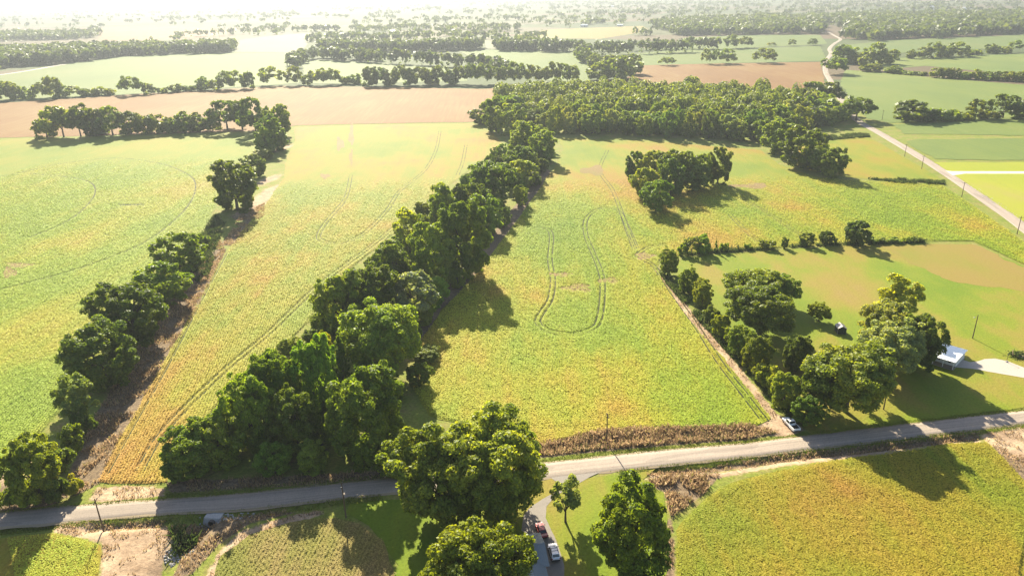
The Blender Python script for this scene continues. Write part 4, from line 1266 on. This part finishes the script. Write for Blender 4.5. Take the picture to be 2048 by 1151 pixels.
def crop(name, poly, mat, label, row_dir, rows, d_near, d_far, ymax, h=0.7, wpoly=None):
    """standing leaves of a field: one loose leaf each, thinning with distance"""
    w = W(poly)
    x0, x1 = w[:, 0].min(), w[:, 0].max()
    y0, y1 = w[:, 1].min(), min(w[:, 1].max(), ymax)
    x0, x1 = max(x0, -330), min(x1, 330)
    n = int((x1 - x0) * (y1 - y0) * d_near)
    P = np.column_stack([RNG.uniform(x0, x1, n), RNG.uniform(y0, y1, n)])
    P = P[np.abs(P[:, 0]) < P[:, 1] * 0.78 + 12]
    keep_p = np.interp(P[:, 1], [120, 170, 310, ymax], [1.0, 0.75, d_far / d_near, 0.0])
    P = P[RNG.random(len(P)) < keep_p]
    P = P[inside(P, w)]
    near_edge = edge_dist(P, w)
    P = P[near_edge > RNG.uniform(0.0, 0.9, len(P))]
    if rows:
        ca, sa = math.cos(row_dir), math.sin(row_dir)
        a = P[:, 0] * ca + P[:, 1] * sa
        b = -P[:, 0] * sa + P[:, 1] * ca
        bs = np.round(b / rows) * rows + RNG.normal(0, rows * 0.24, len(P))
        P = np.column_stack([a * ca - bs * sa, a * sa + bs * ca])
    for tl, tw in TRACKS:
        if len(P) and tl[:, 1].min() < ymax:
            lo, hi = tl.min(0) - 2, tl.max(0) + 2
            idx = np.where((P[:, 0] > lo[0]) & (P[:, 0] < hi[0]) & (P[:, 1] > lo[1]) & (P[:, 1] < hi[1]))[0]
            if len(idx):
                e = edge_dist(P[idx], tl, False)
                bad = idx[e < tw * 0.55 + 0.27]
                m = np.ones(len(P), bool)
                m[bad] = False
                P = P[m]
    for w_ in BARE:
        P = P[~(inside(P, w_) & (RNG.random(len(P)) < 0.72))]
    g = vnoise(P, 1.1, 21) * 0.6 + vnoise(P, 3.7, 22) * 0.4
    z = h * (0.62 + 0.38 * g) * RNG.uniform(0.86, 1.04, len(P))
    s = np.interp(P[:, 1], [100, 160, 260, 430], [0.25, 0.3, 0.4, 0.54]) * RNG.uniform(0.7, 1.3, len(P))
    nr = RNG.normal(0, 0.22, (len(P), 3)) + np.array([0, 0, 1.0])
    nr /= np.linalg.norm(nr, axis=1)[:, None]
    a = np.cross(nr, RNG.normal(0, 1, nr.shape))
    a /= np.linalg.norm(a, axis=1)[:, None]
    b = np.cross(nr, a)
    C = np.column_stack([P, z])
    v = np.stack([C + a * s[:, None] * 0.62, C - a * s[:, None] * 0.4 + b * s[:, None] * 0.5, C - a * s[:, None] * 0.4 - b * s[:, None] * 0.5], 1).reshape(-1, 3)
    me = fast_mesh(name, v, np.arange(len(v)).reshape(-1, 3), mat)
    print(name, len(P))
    return tag(link(name, me), label, 'crop', kind='stuff')


rdA = math.atan2(*(GZ(590, 254) - GZ(195, 963))[::-1])
CL = 1.7
crop('soybean_crop', F1, crop_mat('leaves_left', SOY_LEFT, 0.35, (31, 7, 0), CL * 1.1), 'leafy soybean plants of the field left of the ditch hedgerow', rdA, 0.76, 21, 6, 520)
crop('soybean_crop', F2, crop_mat('leaves_strip', SOY_STRIP, 0.4, (5, 50, 0), CL), 'leafy soybean plants of the strip beside the bare ditch', rdA, 0.76, 24, 6, 440)
crop('soybean_crop', F3, crop_mat('leaves_middle', GREEN_YELLOW, -0.1, (90, 3, 0), CL), 'leafy soybean plants of the big middle field', 1.45, 0, 24, 6, 430)
crop('soybean_crop', F4, crop_mat('leaves_near', SOY_NEAR, 0.2, (12, 40, 0), CL * 0.82), 'ripening soybean plants of the corner field', 0, 0, 34, 8, 300)
crop('soybean_crop', F6, crop_mat('leaves_grass', SOY_STRIP, 0.2, (70, 44, 0), CL), 'leafy plants of the crop corner beside the bare sand', 0, 0, 24, 8, 300)
crop('ripe_crop', F5, crop_mat('leaves_stubble', STUBBLE, 0.9, (3, 3, 0), 1.15), 'thin ripe stalks in curved rows beside the oaks', math.atan2(1, 0.15), 0.9, 13, 8, 300, 0.45)

# ------------------------------------------------------------------ vehicles
def wheel(parent, x, y, r, w):
    o = MB().tube([(0, -w / 2, 0), (0, -w / 2 + 0.03, 0), (0, w / 2 - 0.03, 0), (0, w / 2, 0)], [r * 0.9, r, r, r * 0.9], 18).build('wheel', M['tyre'], parent)
    o.location = (x, y, r)
    s = 1 if y > 0 else -1
    MB().tube([(0, s * (w / 2 - 0.02), 0), (0, s * (w / 2 + 0.015), 0)], [r * 0.62, r * 0.55], 14).build('rim', M['rim'], o)
    return o


def loft(mb, secs):
    """secs: (x, half width, z low, z high) along the car"""
    b = len(mb.v)
    for x, hw, z0, z1 in secs:
        zm = z0 + (z1 - z0) * 0.6
        mb.v += [(x, -hw * 0.94, z0), (x, -hw, zm), (x, -hw * 0.95, z1), (x, hw * 0.95, z1), (x, hw, zm), (x, hw * 0.94, z0)]
    n = len(secs)
    for i in range(n - 1):
        for k in range(6):
            j = (k + 1) % 6
            mb.f.append((b + i * 6 + k, b + (i + 1) * 6 + k, b + (i + 1) * 6 + j, b + i * 6 + j))
    mb.f.append(tuple(b + k for k in range(6)))
    mb.f.append(tuple(b + (n - 1) * 6 + k for k in reversed(range(6))))
    return mb


def vehicle(name, px, yaw, kind, paint, label, cat):
    X, Y = GZ(*px)
    e = tag(empty(name, (X, Y, 0.09), yaw), label, cat)
    if kind == 'suv':
        L, hw, r = 4.7, 0.93, 0.36
        secs = [(-2.3, .82, .45, .85), (-2.2, .9, .35, 1.0), (-1.2, .93, .3, 1.02), (0.9, .93, .3, 1.0), (1.5, .92, .32, .98), (2.15, .86, .36, .86), (2.35, .74, .45, .72)]
        base, roof, zc = (-2.15, 1.15, .86), (-1.75, .35, .7), (1.0, 1.68)
    elif kind == 'sedan':
        L, hw, r = 4.7, 0.9, 0.33
        secs = [(-2.35, .74, .42, .8), (-2.2, .86, .32, .95), (-1.2, .9, .26, .93), (0.8, .9, .26, .92), (1.4, .89, .28, .88), (2.1, .82, .32, .74), (2.35, .68, .42, .62)]
        base, roof, zc = (-1.65, 1.1, .82), (-0.95, .25, .64), (.92, 1.43)
    else:
        L, hw, r = 5.9, 1.0, 0.4
        secs = [(-.75, .98, .4, 1.08), (1.0, 1.0, .4, 1.1), (1.6, .99, .42, 1.1), (2.5, .95, .45, 1.02), (2.85, .84, .5, .92)]
        base, roof, zc = (-.72, 1.45, .93), (-.5, .65, .76), (1.08, 1.86)
    body = loft(MB(), secs).build('body', M[paint], e, 0.05)
    x0, x1, w0 = base
    X0, X1, w1 = roof
    za, zb = zc
    B4 = [(x0, -w0, za - .04), (x1, -w0, za - .04), (x1, w0, za - .04), (x0, w0, za - .04)]
    T4 = [(X0, -w1, zb), (X1, -w1, zb), (X1, w1, zb), (X0, w1, zb)]
    MB().hull(B4, T4).build('cabin', M[paint], e, 0.05)

    def pane(nm, a, b, c, d, lo=.16, hi=.86, li=.07, off=.022):
        a, b, c, d = [Vector(p) for p in (a, b, c, d)]
        q = []
        for s_, t_ in ((li, lo), (1 - li, lo), (1 - li, hi), (li, hi)):
            q.append((a + (b - a) * s_) * (1 - t_) + (d + (c - d) * s_) * t_)
        n = (q[1] - q[0]).cross(q[3] - q[0]).normalized()
        MB().slab([tuple(p - n * 0.01) for p in q], 0.01 + off).build(nm, M['glass'], e)
    pane('windscreen', B4[1], B4[2], T4[2], T4[1], .12, .9)
    pane('rear_window', B4[3], B4[0], T4[0], T4[3], .2, .88)
    for a, b in ((0, 1), (2, 3)):
        pane('side_window', B4[a], B4[b], T4[b], T4[a], .18, .88, .08)
    wx = (L / 2 - 0.92, -L / 2 + 0.98)
    for xx in wx:
        for yy in (-hw + .1, hw - .1):
            wheel(e, xx, yy, r, .24)
    fx, rx = L / 2 - .1, -L / 2 + .04
    for s in (-1, 1):
        MB().box(fx - .25, fx - .02, s * .62 - .16, s * .62 + .16, .62, .78).build('headlight', M['lamp_clear'], e, .02)
        MB().box(rx - .01, rx + .16, s * .78 - .1, s * .78 + .1, .72, 1.0).build('tail_light', M['lamp_red'], e, .02)
        MB().box(x1 - .35, x1 - .15, s * (hw + .08) - .09, s * (hw + .08) + .09, 1.0, 1.16).build('mirror', M[paint], e, .02)
    MB().box(fx - .05, fx + .08, -.7, .7, .36, .56).build('bumper', M['black'], e, .03)
    MB().box(rx - .1, rx + .05, -.78, .78, .4, .62).build('bumper', M['black' if kind != 'pickup' else 'rim'], e, .03)
    if kind == 'pickup':
        MB().box(-2.85, -.76, -.9, .9, .5, .58).build('bed_floor', M['bed'], e)
        for s in (-1, 1):
            MB().hull([(-2.9, s * .98 - .06, .42), (-.76, s * .98 - .06, .42), (-.76, s * .98 + .06, .42), (-2.9, s * .98 + .06, .42)],
                      [(-2.9, s * .93 - .07, 1.1), (-.76, s * .93 - .07, 1.1), (-.76, s * .93 + .07, 1.1), (-2.9, s * .93 + .07, 1.1)]).build('bed_side', M[paint], e, .02)
            MB().box(-2.8, -.8, s * .84 - .02, s * .84 + .02, .58, 1.05).build('bed_liner', M['bed'], e)
        MB().box(-2.95, -2.86, -.9, .9, .5, 1.08).build('tailgate', M[paint], e, .02)
        MB().box(-1.0 + 1.15, -.1 + .75, -.35, .35, 1.86, 1.885).build('sunroof', M['glass'], e)
    elif kind == 'suv':
        for s in (-1, 1):
            MB().tube([(-1.5, s * .62, 1.72), (.1, s * .62, 1.72)], .025, 6).build('roof_rail', M['black'], e)
        for xx in (-.9, -.1):
            MB().box(xx - .03, xx + .03, -.6, .6, 1.71, 1.75).build('cross_bar', M['black'], e)
    return e


def yaw_of(a, b):
    d = GZ(*b) - GZ(*a)
    return math.atan2(d[1], d[0])


vehicle('pickup_truck', (1581, 852), yaw_of((1590, 862), (1566, 838)), 'pickup', 'car_white', 'white pickup truck with a dark open bed parked at the field entrance', 'pickup truck')
vehicle('parked_car', (1083, 1064), yaw_of((1092, 1080), (1079, 1048)), 'sedan', 'car_red', 'red car parked on the gravel drive beyond the grey roof', 'car')
vehicle('parked_car', (1108, 1108), yaw_of((1112, 1125), (1103, 1092)), 'suv', 'car_silver', 'silver estate car with roof bars parked beside the grey roofed house', 'car')


# ------------------------------------------------------------------ buildings
def shell(e, L, D, h, mat, t_=0.12, dx=0.0, dy=0.0):
    """four walls, local x along the front, y to the back"""
    for a in ((0, L, 0, t_), (0, L, D - t_, D), (0, t_, t_, D - t_), (L - t_, L, t_, D - t_)):
        MB().box(a[0] + dx, a[1] + dx, a[2] + dy, a[3] + dy, 0, h).build('wall', mat, e)


def window(e, x, z, w, h, y, face=-1):
    f = MB().box(x - w / 2, x + w / 2, y + face * .05, y + face * .005, z, z + h).build('window', M['white_paint'], e)
    MB().box(x - w / 2 + .07, x + w / 2 - .07, y + face * .065, y + face * .045, z + .07, z + h - .07).build('pane', M['glass'], f)
    return f


def ribbed(name, quad, t_, mat, parent, n):
    """metal roof slope: quad eave-left, eave-right, ridge-right, ridge-left, with standing ribs"""
    q = [Vector(p) for p in quad]
    mb = MB().slab([tuple(p) for p in q], t_)
    nr = (q[1] - q[0]).cross(q[3] - q[0]).normalized()
    for i in range(n + 1):
        f = (i + .5) / (n + 1)
        a, b = q[0] + (q[1] - q[0]) * f, q[3] + (q[2] - q[3]) * f
        d = (q[1] - q[0]).normalized() * .03
        mb.hull([tuple(a - d + nr * t_), tuple(a + d + nr * t_), tuple(b + d + nr * t_), tuple(b - d + nr * t_)],
                [tuple(a - d * .6 + nr * (t_ + .05)), tuple(a + d * .6 + nr * (t_ + .05)), tuple(b + d * .6 + nr * (t_ + .05)), tuple(b - d * .6 + nr * (t_ + .05))])
    return mb.build(name, mat, parent)


# white house: front right eave corner and eave direction read on the land
fr, fl, br = GZ(1911, 725, 2.8), GZ(1871, 713, 2.8), GZ(1923, 697, 2.8)
dv = (fr - fl) / np.hypot(*(fr - fl))
yawh = math.atan2(dv[1], dv[0])
Lh, Dh = 14.5, max(7.5, float(np.hypot(*(br - fr))))
org = fr - dv * Lh
e = tag(empty('white_house', (org[0], org[1], 0), yawh), 'white house with a bright low metal roof and front porch behind the yard trees', 'house')
MB().box(0.3, Lh - .3, .3, Dh - .3, -.3, .35).build('foundation', M['stone'], e)
PZ = 2.5
shell(e, Lh - .8, Dh - PZ - .4, 2.75, M['siding'], .15, .4, PZ)
ribbed('roof', [(0, -.1, 2.8), (Lh, -.1, 2.8), (Lh, Dh * .5, 3.1), (0, Dh * .5, 3.1)], .06, M['roof_white'], e, 24)
ribbed('roof', [(Lh, Dh + .1, 2.8), (0, Dh + .1, 2.8), (0, Dh * .5, 3.1), (Lh, Dh * .5, 3.1)], .06, M['roof_white'], e, 24)
for xg in (.4, Lh - .4):
    MB().poly([(xg - .06, PZ, 2.75), (xg - .06, Dh - .4, 2.75), (xg - .06, Dh / 2, 3.06)]).poly([(xg + .06, PZ, 2.75), (xg + .06, Dh / 2, 3.06), (xg + .06, Dh - .4, 2.75)]).build('gable', M['siding'], e)
MB().box(.4, Lh - .3, .1, PZ - .01, .2, .4).build('porch_floor', M['wood'], e)
for k in range(6):
    xk = .5 + k * (Lh - .9) / 5
    MB().box(xk - .06, xk + .06, .14, .26, .4, 2.75).build('porch_post', M['white_paint'], e)
for z_ in (.75, 1.25):
    MB().box(.56, Lh - .56, .18, .23, z_, z_ + .06).build('railing', M['wood'], e)
for k in range(40):
    xk = .6 + k * (Lh - 1.2) / 39
    MB().box(xk - .015, xk + .015, .19, .22, .4, .75).build('baluster', M['wood'], e)
for xk in (2, 5, 9.4, 12.4):
    window(e, xk, 1.1, 1.1, 1.25, PZ)
d_ = MB().box(6.8, 7.7, PZ - .05, PZ - .005, .4, 2.45).build('door', M['wood'], e)
MB().tube([(7.6, PZ - .1, 1.4), (7.6, PZ - .04, 1.4)], .03, 6).build('handle', M['rim'], d_)
MB().box(4.0, 4.6, Dh * .5 + .5, Dh * .5 + 1.0, 3.1, 4.3).build('chimney', M['brick'], e)

# dark shed
X, Y = GZ(1683, 668)
e = tag(empty('garden_shed', (X, Y, 0), -0.12), 'small dark green shed with a pale tin roof beside the yard trees', 'shed')
shell(e, 2.6, 3.2, 2.0, M['shed'], .08, -1.3, 0)
for yy in (0, 3.2):
    MB().poly([(-1.3, yy, 2.0), (1.3, yy, 2.0), (0, yy, 2.75)]).poly([(1.3, yy + .02, 2.0), (-1.3, yy + .02, 2.0), (0, yy + .02, 2.75)]).build('gable', M['shed'], e)
ribbed('roof', [(-1.45, 3.35, 1.95), (-1.45, -.15, 1.95), (0, -.15, 2.8), (0, 3.35, 2.8)], .04, M['shed_roof'], e, 6)
ribbed('roof', [(1.45, -.15, 1.95), (1.45, 3.35, 1.95), (0, 3.35, 2.8), (0, -.15, 2.8)], .04, M['shed_roof'], e, 6)
d_ = MB().box(-.6, .6, -.05, -.004, .05, 1.85).build('door', M['shed'], e)
MB().box(.4, .46, -.09, -.05, .9, 1.1).build('handle', M['metal'], d_)
for sx in (-1.33, 1.33):
    MB().box(sx - .04, sx + .04, -.06, .02, 0, 2.0).build('corner_board', M['shed_roof'], e)

# grey roofed house below the lane: main gable across, wing towards the camera
a, b, cR, eR = GZ(1049, 1068, 2.8), GZ(1080, 1064, 2.8), GZ(1089, 1085, 4.1), GZ(1098, 1131, 2.8)
dv = (b - a) / np.hypot(*(b - a))
yawg = math.atan2(dv[1], dv[0])
Dg = float(np.hypot(*(eR - b)))
Lg = 13.0
org = b - dv * Lg + np.array([dv[1], -dv[0]]) * Dg
e = tag(empty('grey_roofed_house', (org[0], org[1], 0), yawg), 'low house with a ribbed grey metal roof half hidden by a bright tree', 'house')
MB().box(.4, Lg - .4, .4, Dg - .4, -.4, .3).build('foundation', M['stone'], e)
shell(e, Lg - 1.0, Dg - 1.0, 2.7, M['brick'], .15, .5, .5)
ribbed('roof', [(0, 0, 2.75), (Lg, 0, 2.75), (Lg, Dg / 2, 4.2), (0, Dg / 2, 4.2)], .06, M['roof_grey'], e, 32)
ribbed('roof', [(Lg, Dg, 2.75), (0, Dg, 2.75), (0, Dg / 2, 4.2), (Lg, Dg / 2, 4.2)], .06, M['roof_grey'], e, 32)
MB().box(0, Lg, Dg / 2 - .12, Dg / 2 + .12, 4.22, 4.3).build('ridge_cap', M['roof_grey'], e)
for xg in (.5, Lg - .5):
    MB().poly([(xg - .06, .5, 2.7), (xg - .06, Dg - .5, 2.7), (xg - .06, Dg / 2, 4.1)]).poly([(xg + .06, .5, 2.7), (xg + .06, Dg / 2, 4.1), (xg + .06, Dg - .5, 2.7)]).build('gable', M['siding'], e)
w0, w1, wd = Lg - 9.0, Lg - .8, 8.0
shell(e, w1 - w0 - .8, wd, 2.7, M['brick'], .15, w0 + .4, -wd + .5)
wm = (w0 + w1) / 2
ribbed('roof', [(w1, -wd, 2.7), (w1, -.02, 2.7), (wm, Dg * .42, 4.05), (wm, -wd, 4.05)], .06, M['roof_grey'], e, 26)
ribbed('roof', [(w0, -.02, 2.7), (w0, -wd, 2.7), (wm, -wd, 4.05), (wm, Dg * .42, 4.05)], .06, M['roof_grey'], e, 26)
for yk in (2.0, Dg - 2.2):
    f = MB().box(Lg - .5, Lg - .45, yk - .5, yk + .5, 1.0, 2.2).build('window', M['white_paint'], e)
    MB().box(Lg - .47, Lg - .43, yk - .42, yk + .42, 1.08, 2.12).build('pane', M['glass'], f)


# far roofs among the woods
def barn(px, L, D, h, yaw, roof, label):
    X, Y = GZ(*px)
    e = tag(empty('farm_building', (X, Y, 0), yaw), label, 'building', 'distant farm buildings')
    shell(e, L, D, h, M['siding'], .2, -L / 2, -D / 2)
    rz = h + D * .22
    for s in (-1, 1):
        q = [(-L / 2 - .3, s * (D / 2 + .3), h), (L / 2 + .3, s * (D / 2 + .3), h), (L / 2 + .3, 0, rz), (-L / 2 - .3, 0, rz)]
        if s > 0:
            q = [q[1], q[0], q[3], q[2]]
        MB().slab(q, .1).build('roof', M[roof], e)
        MB().poly([(s * L / 2, -D / 2, h), (s * L / 2, D / 2, h), (s * L / 2, 0, rz)] if s > 0 else [(s * L / 2, D / 2, h), (s * L / 2, -D / 2, h), (s * L / 2, 0, rz)]).build('gable', M['siding'], e)
    MB().box(-1.5, 1.5, -D / 2 - .06, -D / 2 - .005, 0, h * .8).build('door', M['wood'], e)


barn((1713, 64), 26, 14, 5, .1, 'roof_white', 'pale roofed farm building among trees past the winding lane bend')
barn((1168, 54), 22, 12, 5, .2, 'roof_white', 'white roofed building at the end of the distant tan field')
barn((1240, 53), 18, 10, 4, -.1, 'roof_white', 'small white building along the distant tan field')
barn((1222, 15), 40, 18, 7, .3, 'roof_white', 'bright barn in the hazy distance above the tan field')
barn((788, 66), 24, 12, 5, 0, 'roof_white', 'white farm building beside the distant pink field')
barn((1862, 22), 14, 14, 16, .4, 'roof_white', 'tall white tower-like building over the distant woods')
barn((1935, 19), 45, 16, 6, .1, 'roof_white', 'long white building beyond the distant woods')


# ------------------------------------------------------------------ poles and wires
def pole(px, h, label, arm=True, yaw=0.0, group='utility poles'):
    X, Y = GZ(*px)
    e = tag(empty('utility_pole', (X, Y, float(land(np.array([[X, Y]]))[0])), yaw), label, 'utility pole', group)
    MB().tube([(0, 0, -.4), (0, 0, h * .5), (0, 0, h)], [.17, .145, .11], 9).build('post', M['pole'], e)
    if arm:
        MB().box(-1.1, 1.1, -.06, .06, h - .75, h - .6).build('crossarm', M['pole'], e)
        for s in (-.95, 0, .95):
            MB().tube([(s, 0, h - .6), (s, 0, h - .5), (s, 0, h - .4)], [.04, .06, .03], 6).build('insulator', M['metal'], e)
    return np.array([X, Y, h])


near_yaw = math.atan2(*(GZ(1300, 915) - GZ(300, 1010))[::-1]) + math.pi / 2
far_yaw = math.atan2(*(GZ(1809, 312) - GZ(2033, 468))[::-1]) + math.pi / 2
pn = [pole((206, 1056), 8.6, 'wooden pole standing in bare sand beside the lane and culvert', True, near_yaw), pole((692, 1034), 9.2, 'wooden pole on the shaded verge beside the two old oaks', True, near_yaw),
      pole((1213, 884), 9.0, 'wooden pole rising from the rusty brown weeds by the lane', True, near_yaw), pole((1767, 818), 9.0, 'wooden pole under the yard trees beside the lane', True, near_yaw)]
py = pole((1945, 676), 8.2, 'lone wooden yard pole with a lamp on the lawn behind the white house', False)
X, Y = GZ(1945, 676)
lamp = bpy.data.objects['utility_pole.004']
MB().tube([(0, 0, 7.2), (-.5, 0, 7.5), (-1.0, 0, 7.45)], .035, 6).tube([(-1.0, 0, 7.5), (-1.0, 0, 7.3)], [.1, .24], 10).build('yard_lamp', M['metal'], lamp)
pf = [pole((2034, 468), 8.5, 'wooden pole beside the far lane, closest to the camera of four', True, far_yaw), pole((1923, 395), 8.5, 'wooden pole beside the far lane across from the bright lawn', True, far_yaw),
      pole((1843, 338), 8.5, 'wooden pole beside the far lane before the white gravel drive', True, far_yaw), pole((1809, 313), 8.5, 'wooden pole beside the far lane next to the drainage bank', True, far_yaw)]
px_ = pole((1764, 240), 8.5, 'wooden pole in the green field corner near the far hedge', True, far_yaw + .5)


def wires(A, B, yaw, sag, label):
    for k, s in enumerate((-.95, .95)):
        side = ('camera-side', 'far-side')[k]
        off = np.array([math.cos(yaw) * s, math.sin(yaw) * s, -.4])
        a_, b_ = A + off, B + off
        pts = []
        for i in range(11):
            t_ = i / 10
            p = a_ + (b_ - a_) * t_
            p[2] -= sag * 4 * t_ * (1 - t_)
            pts.append(tuple(p))
        o = MB().tube(pts, .009, 4).build('power_wire', M['wire'])
        tag(o, label.replace('thin', 'thin ' + side).replace('long', 'long ' + side), 'wire', 'overhead wires')


for i in range(3):
    wires(pn[i], pn[i + 1], near_yaw, .7, ['thin overhead wire from the sand pole to the oak pole', 'thin overhead wire from the oak pole to the weed bank pole', 'thin overhead wire from the weed bank pole to the yard tree pole'][i])
    wires(pf[i], pf[i + 1], far_yaw, .6, ['thin overhead wire beside the far lane along the bright lawn', 'thin overhead wire beside the far lane over the white gravel drive', 'thin overhead wire beside the far lane before the drainage bank'][i])
far_end = np.array([*GZ(2120, 470), 8.5])
wires(px_, far_end, far_yaw + .5, 2.5, 'long overhead wire crossing the green fields and bright lawn')

# short post at the drive
X, Y = GZ(2013, 723)
e = tag(empty('yard_post', (X, Y, 0)), 'short post with a stone base at the edge of the pale drive', 'post')
MB().tube([(0, 0, 0), (0, 0, 2.4)], .06, 7).build('post', M['pole'], e)
MB().box(-.3, .3, -.3, .3, -.1, .35).build('base', M['stone'], e, .06)
MB().box(-.12, .12, -.12, .12, 2.3, 2.5).build('lamp_head', M['black'], e, .02)

# brush pile beside the drive
X, Y = GZ(2040, 712)
e = tag(empty('brush_pile', (X, Y, 0)), 'heap of cut branches and logs on the lawn beyond the pale drive', 'brush pile')
for k in range(16):
    a_, r_ = RNG.uniform(0, 6.28), RNG.uniform(.6, 2.6)
    p = np.array([RNG.normal(0, 1.0), RNG.normal(0, .8), RNG.uniform(.15, 1.0)])
    d_ = np.array([math.cos(a_), math.sin(a_), RNG.uniform(-.2, .35)]) * r_
    MB().tube([tuple(p - d_), tuple(p + d_ * .1 + np.array([0, 0, .1])), tuple(p + d_)], [.13, .1, .05], 6).build('branch', M['pole' if k % 3 else 'wood'], e)
rng = np.random.default_rng(3)
c_ = rng.normal(0, 1, (500, 3)) * np.array([1.4, 1.0, .4]) + np.array([-.6, 0, .6])
c_[:, 2] = np.abs(c_[:, 2])
me = fast_mesh('leaves', leaf_quads(c_, rng.normal(0, 1, (500, 3)), .4, rng), np.arange(2000).reshape(-1, 4), M['scrub'])
link('leaves', me, e)

# culvert with riprap
X, Y = GZ(422, 1036)
e = tag(empty('culvert', (X, Y, -1.5), math.atan2(*(GZ(395, 1070) - GZ(418, 1038))[::-1])), 'dark round culvert pipe mouth under the lane into the rocky ditch', 'culvert')
mb = MB()
V, Q = [], []
for x_, r_ in ((.5, .62), (.5, .72), (-7.0, .72), (-7.0, .62)):
    V += [(x_, r_ * math.cos(2 * math.pi * s / 20), r_ * math.sin(2 * math.pi * s / 20) + .35) for s in range(20)]
for k in range(4):
    for s in range(20):
        Q.append((k * 20 + s, k * 20 + (s + 1) % 20, ((k + 1) % 4) * 20 + (s + 1) % 20, ((k + 1) % 4) * 20 + s))
link('pipe', fast_mesh('pipe', V, Q, M['pipe'], True), e)
MB().hull([(-5, -1.9, -.9), (.15, -2.4, -.9), (.15, 2.4, -.9), (-5, 1.9, -.9)], [(-5, -1.9, 1.36), (-.35, -1.9, 1.3), (-.35, 1.9, 1.3), (-5, 1.9, 1.36)]).build('headwall', M['stone'], e, .05)
MB().tube([(.16, 0, .35), (.3, 0, .35)], .61, 18).build('mouth_shade', M['black'], e)  # solid black disc standing in for the shade inside the pipe
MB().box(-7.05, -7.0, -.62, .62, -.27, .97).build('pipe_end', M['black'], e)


def stones(px, dens_, s0, s1, label):
    P = pts_in([px], dens_)
    rng = np.random.default_rng(len(P))
    ico = [(0, 0, 1), (.9, 0, .3), (.28, .85, .35), (-.72, .52, .3), (-.7, -.55, .35), (.3, -.85, .3), (.6, .45, -.5), (-.3, .7, -.5), (-.75, 0, -.5), (-.2, -.7, -.5), (.6, -.45, -.5)]
    tri = [(0, 1, 2), (0, 2, 3), (0, 3, 4), (0, 4, 5), (0, 5, 1), (1, 6, 2), (2, 6, 7), (2, 7, 3), (3, 7, 8), (3, 8, 4), (4, 8, 9), (4, 9, 5), (5, 9, 10), (5, 10, 1), (1, 10, 6)]
    ico, tri = np.array(ico), np.array(tri)
    n = len(P)
    z = land(P)
    s = rng.uniform(s0, s1, (n, 1, 3)) * np.array([1, .8, .6])
    a_ = rng.uniform(0, 6.28, n)
    v = ico[None] * rng.uniform(.75, 1.2, (n, 11, 1)) * s
    x_ = v[:, :, 0] * np.cos(a_)[:, None] - v[:, :, 1] * np.sin(a_)[:, None]
    y_ = v[:, :, 0] * np.sin(a_)[:, None] + v[:, :, 1] * np.cos(a_)[:, None]
    v = np.stack([x_ + P[:, :1], y_ + P[:, 1:], v[:, :, 2] + z[:, None] + .05], 2)
    f = (tri[None] + (np.arange(n) * 11)[:, None, None]).reshape(-1, 3)
    tag(link('riprap', fast_mesh('riprap', v.reshape(-1, 3), f, M['stone'])), label, 'stones', kind='stuff')


stones([(395, 1030), (470, 1024), (510, 1022), (505, 1030), (450, 1040), (400, 1044)], 5, .12, .42, 'pale broken stones around the culvert mouth')
stones([(330, 1098), (392, 1080), (392, 1096), (360, 1112), (338, 1122), (325, 1118)], 5, .12, .45, 'pale broken stones in the ditch bed below the culvert')
stones([(1930, 368), (1950, 372), (2060, 448), (2060, 458), (1940, 380)], .8, .2, .6, 'pale stones in the ditch beside the bright lawn')

print('triangles', sum(len(m.polygons) * (2 if len(m.polygons) and len(m.polygons[0].vertices) == 4 else 1) for m in bpy.data.meshes))
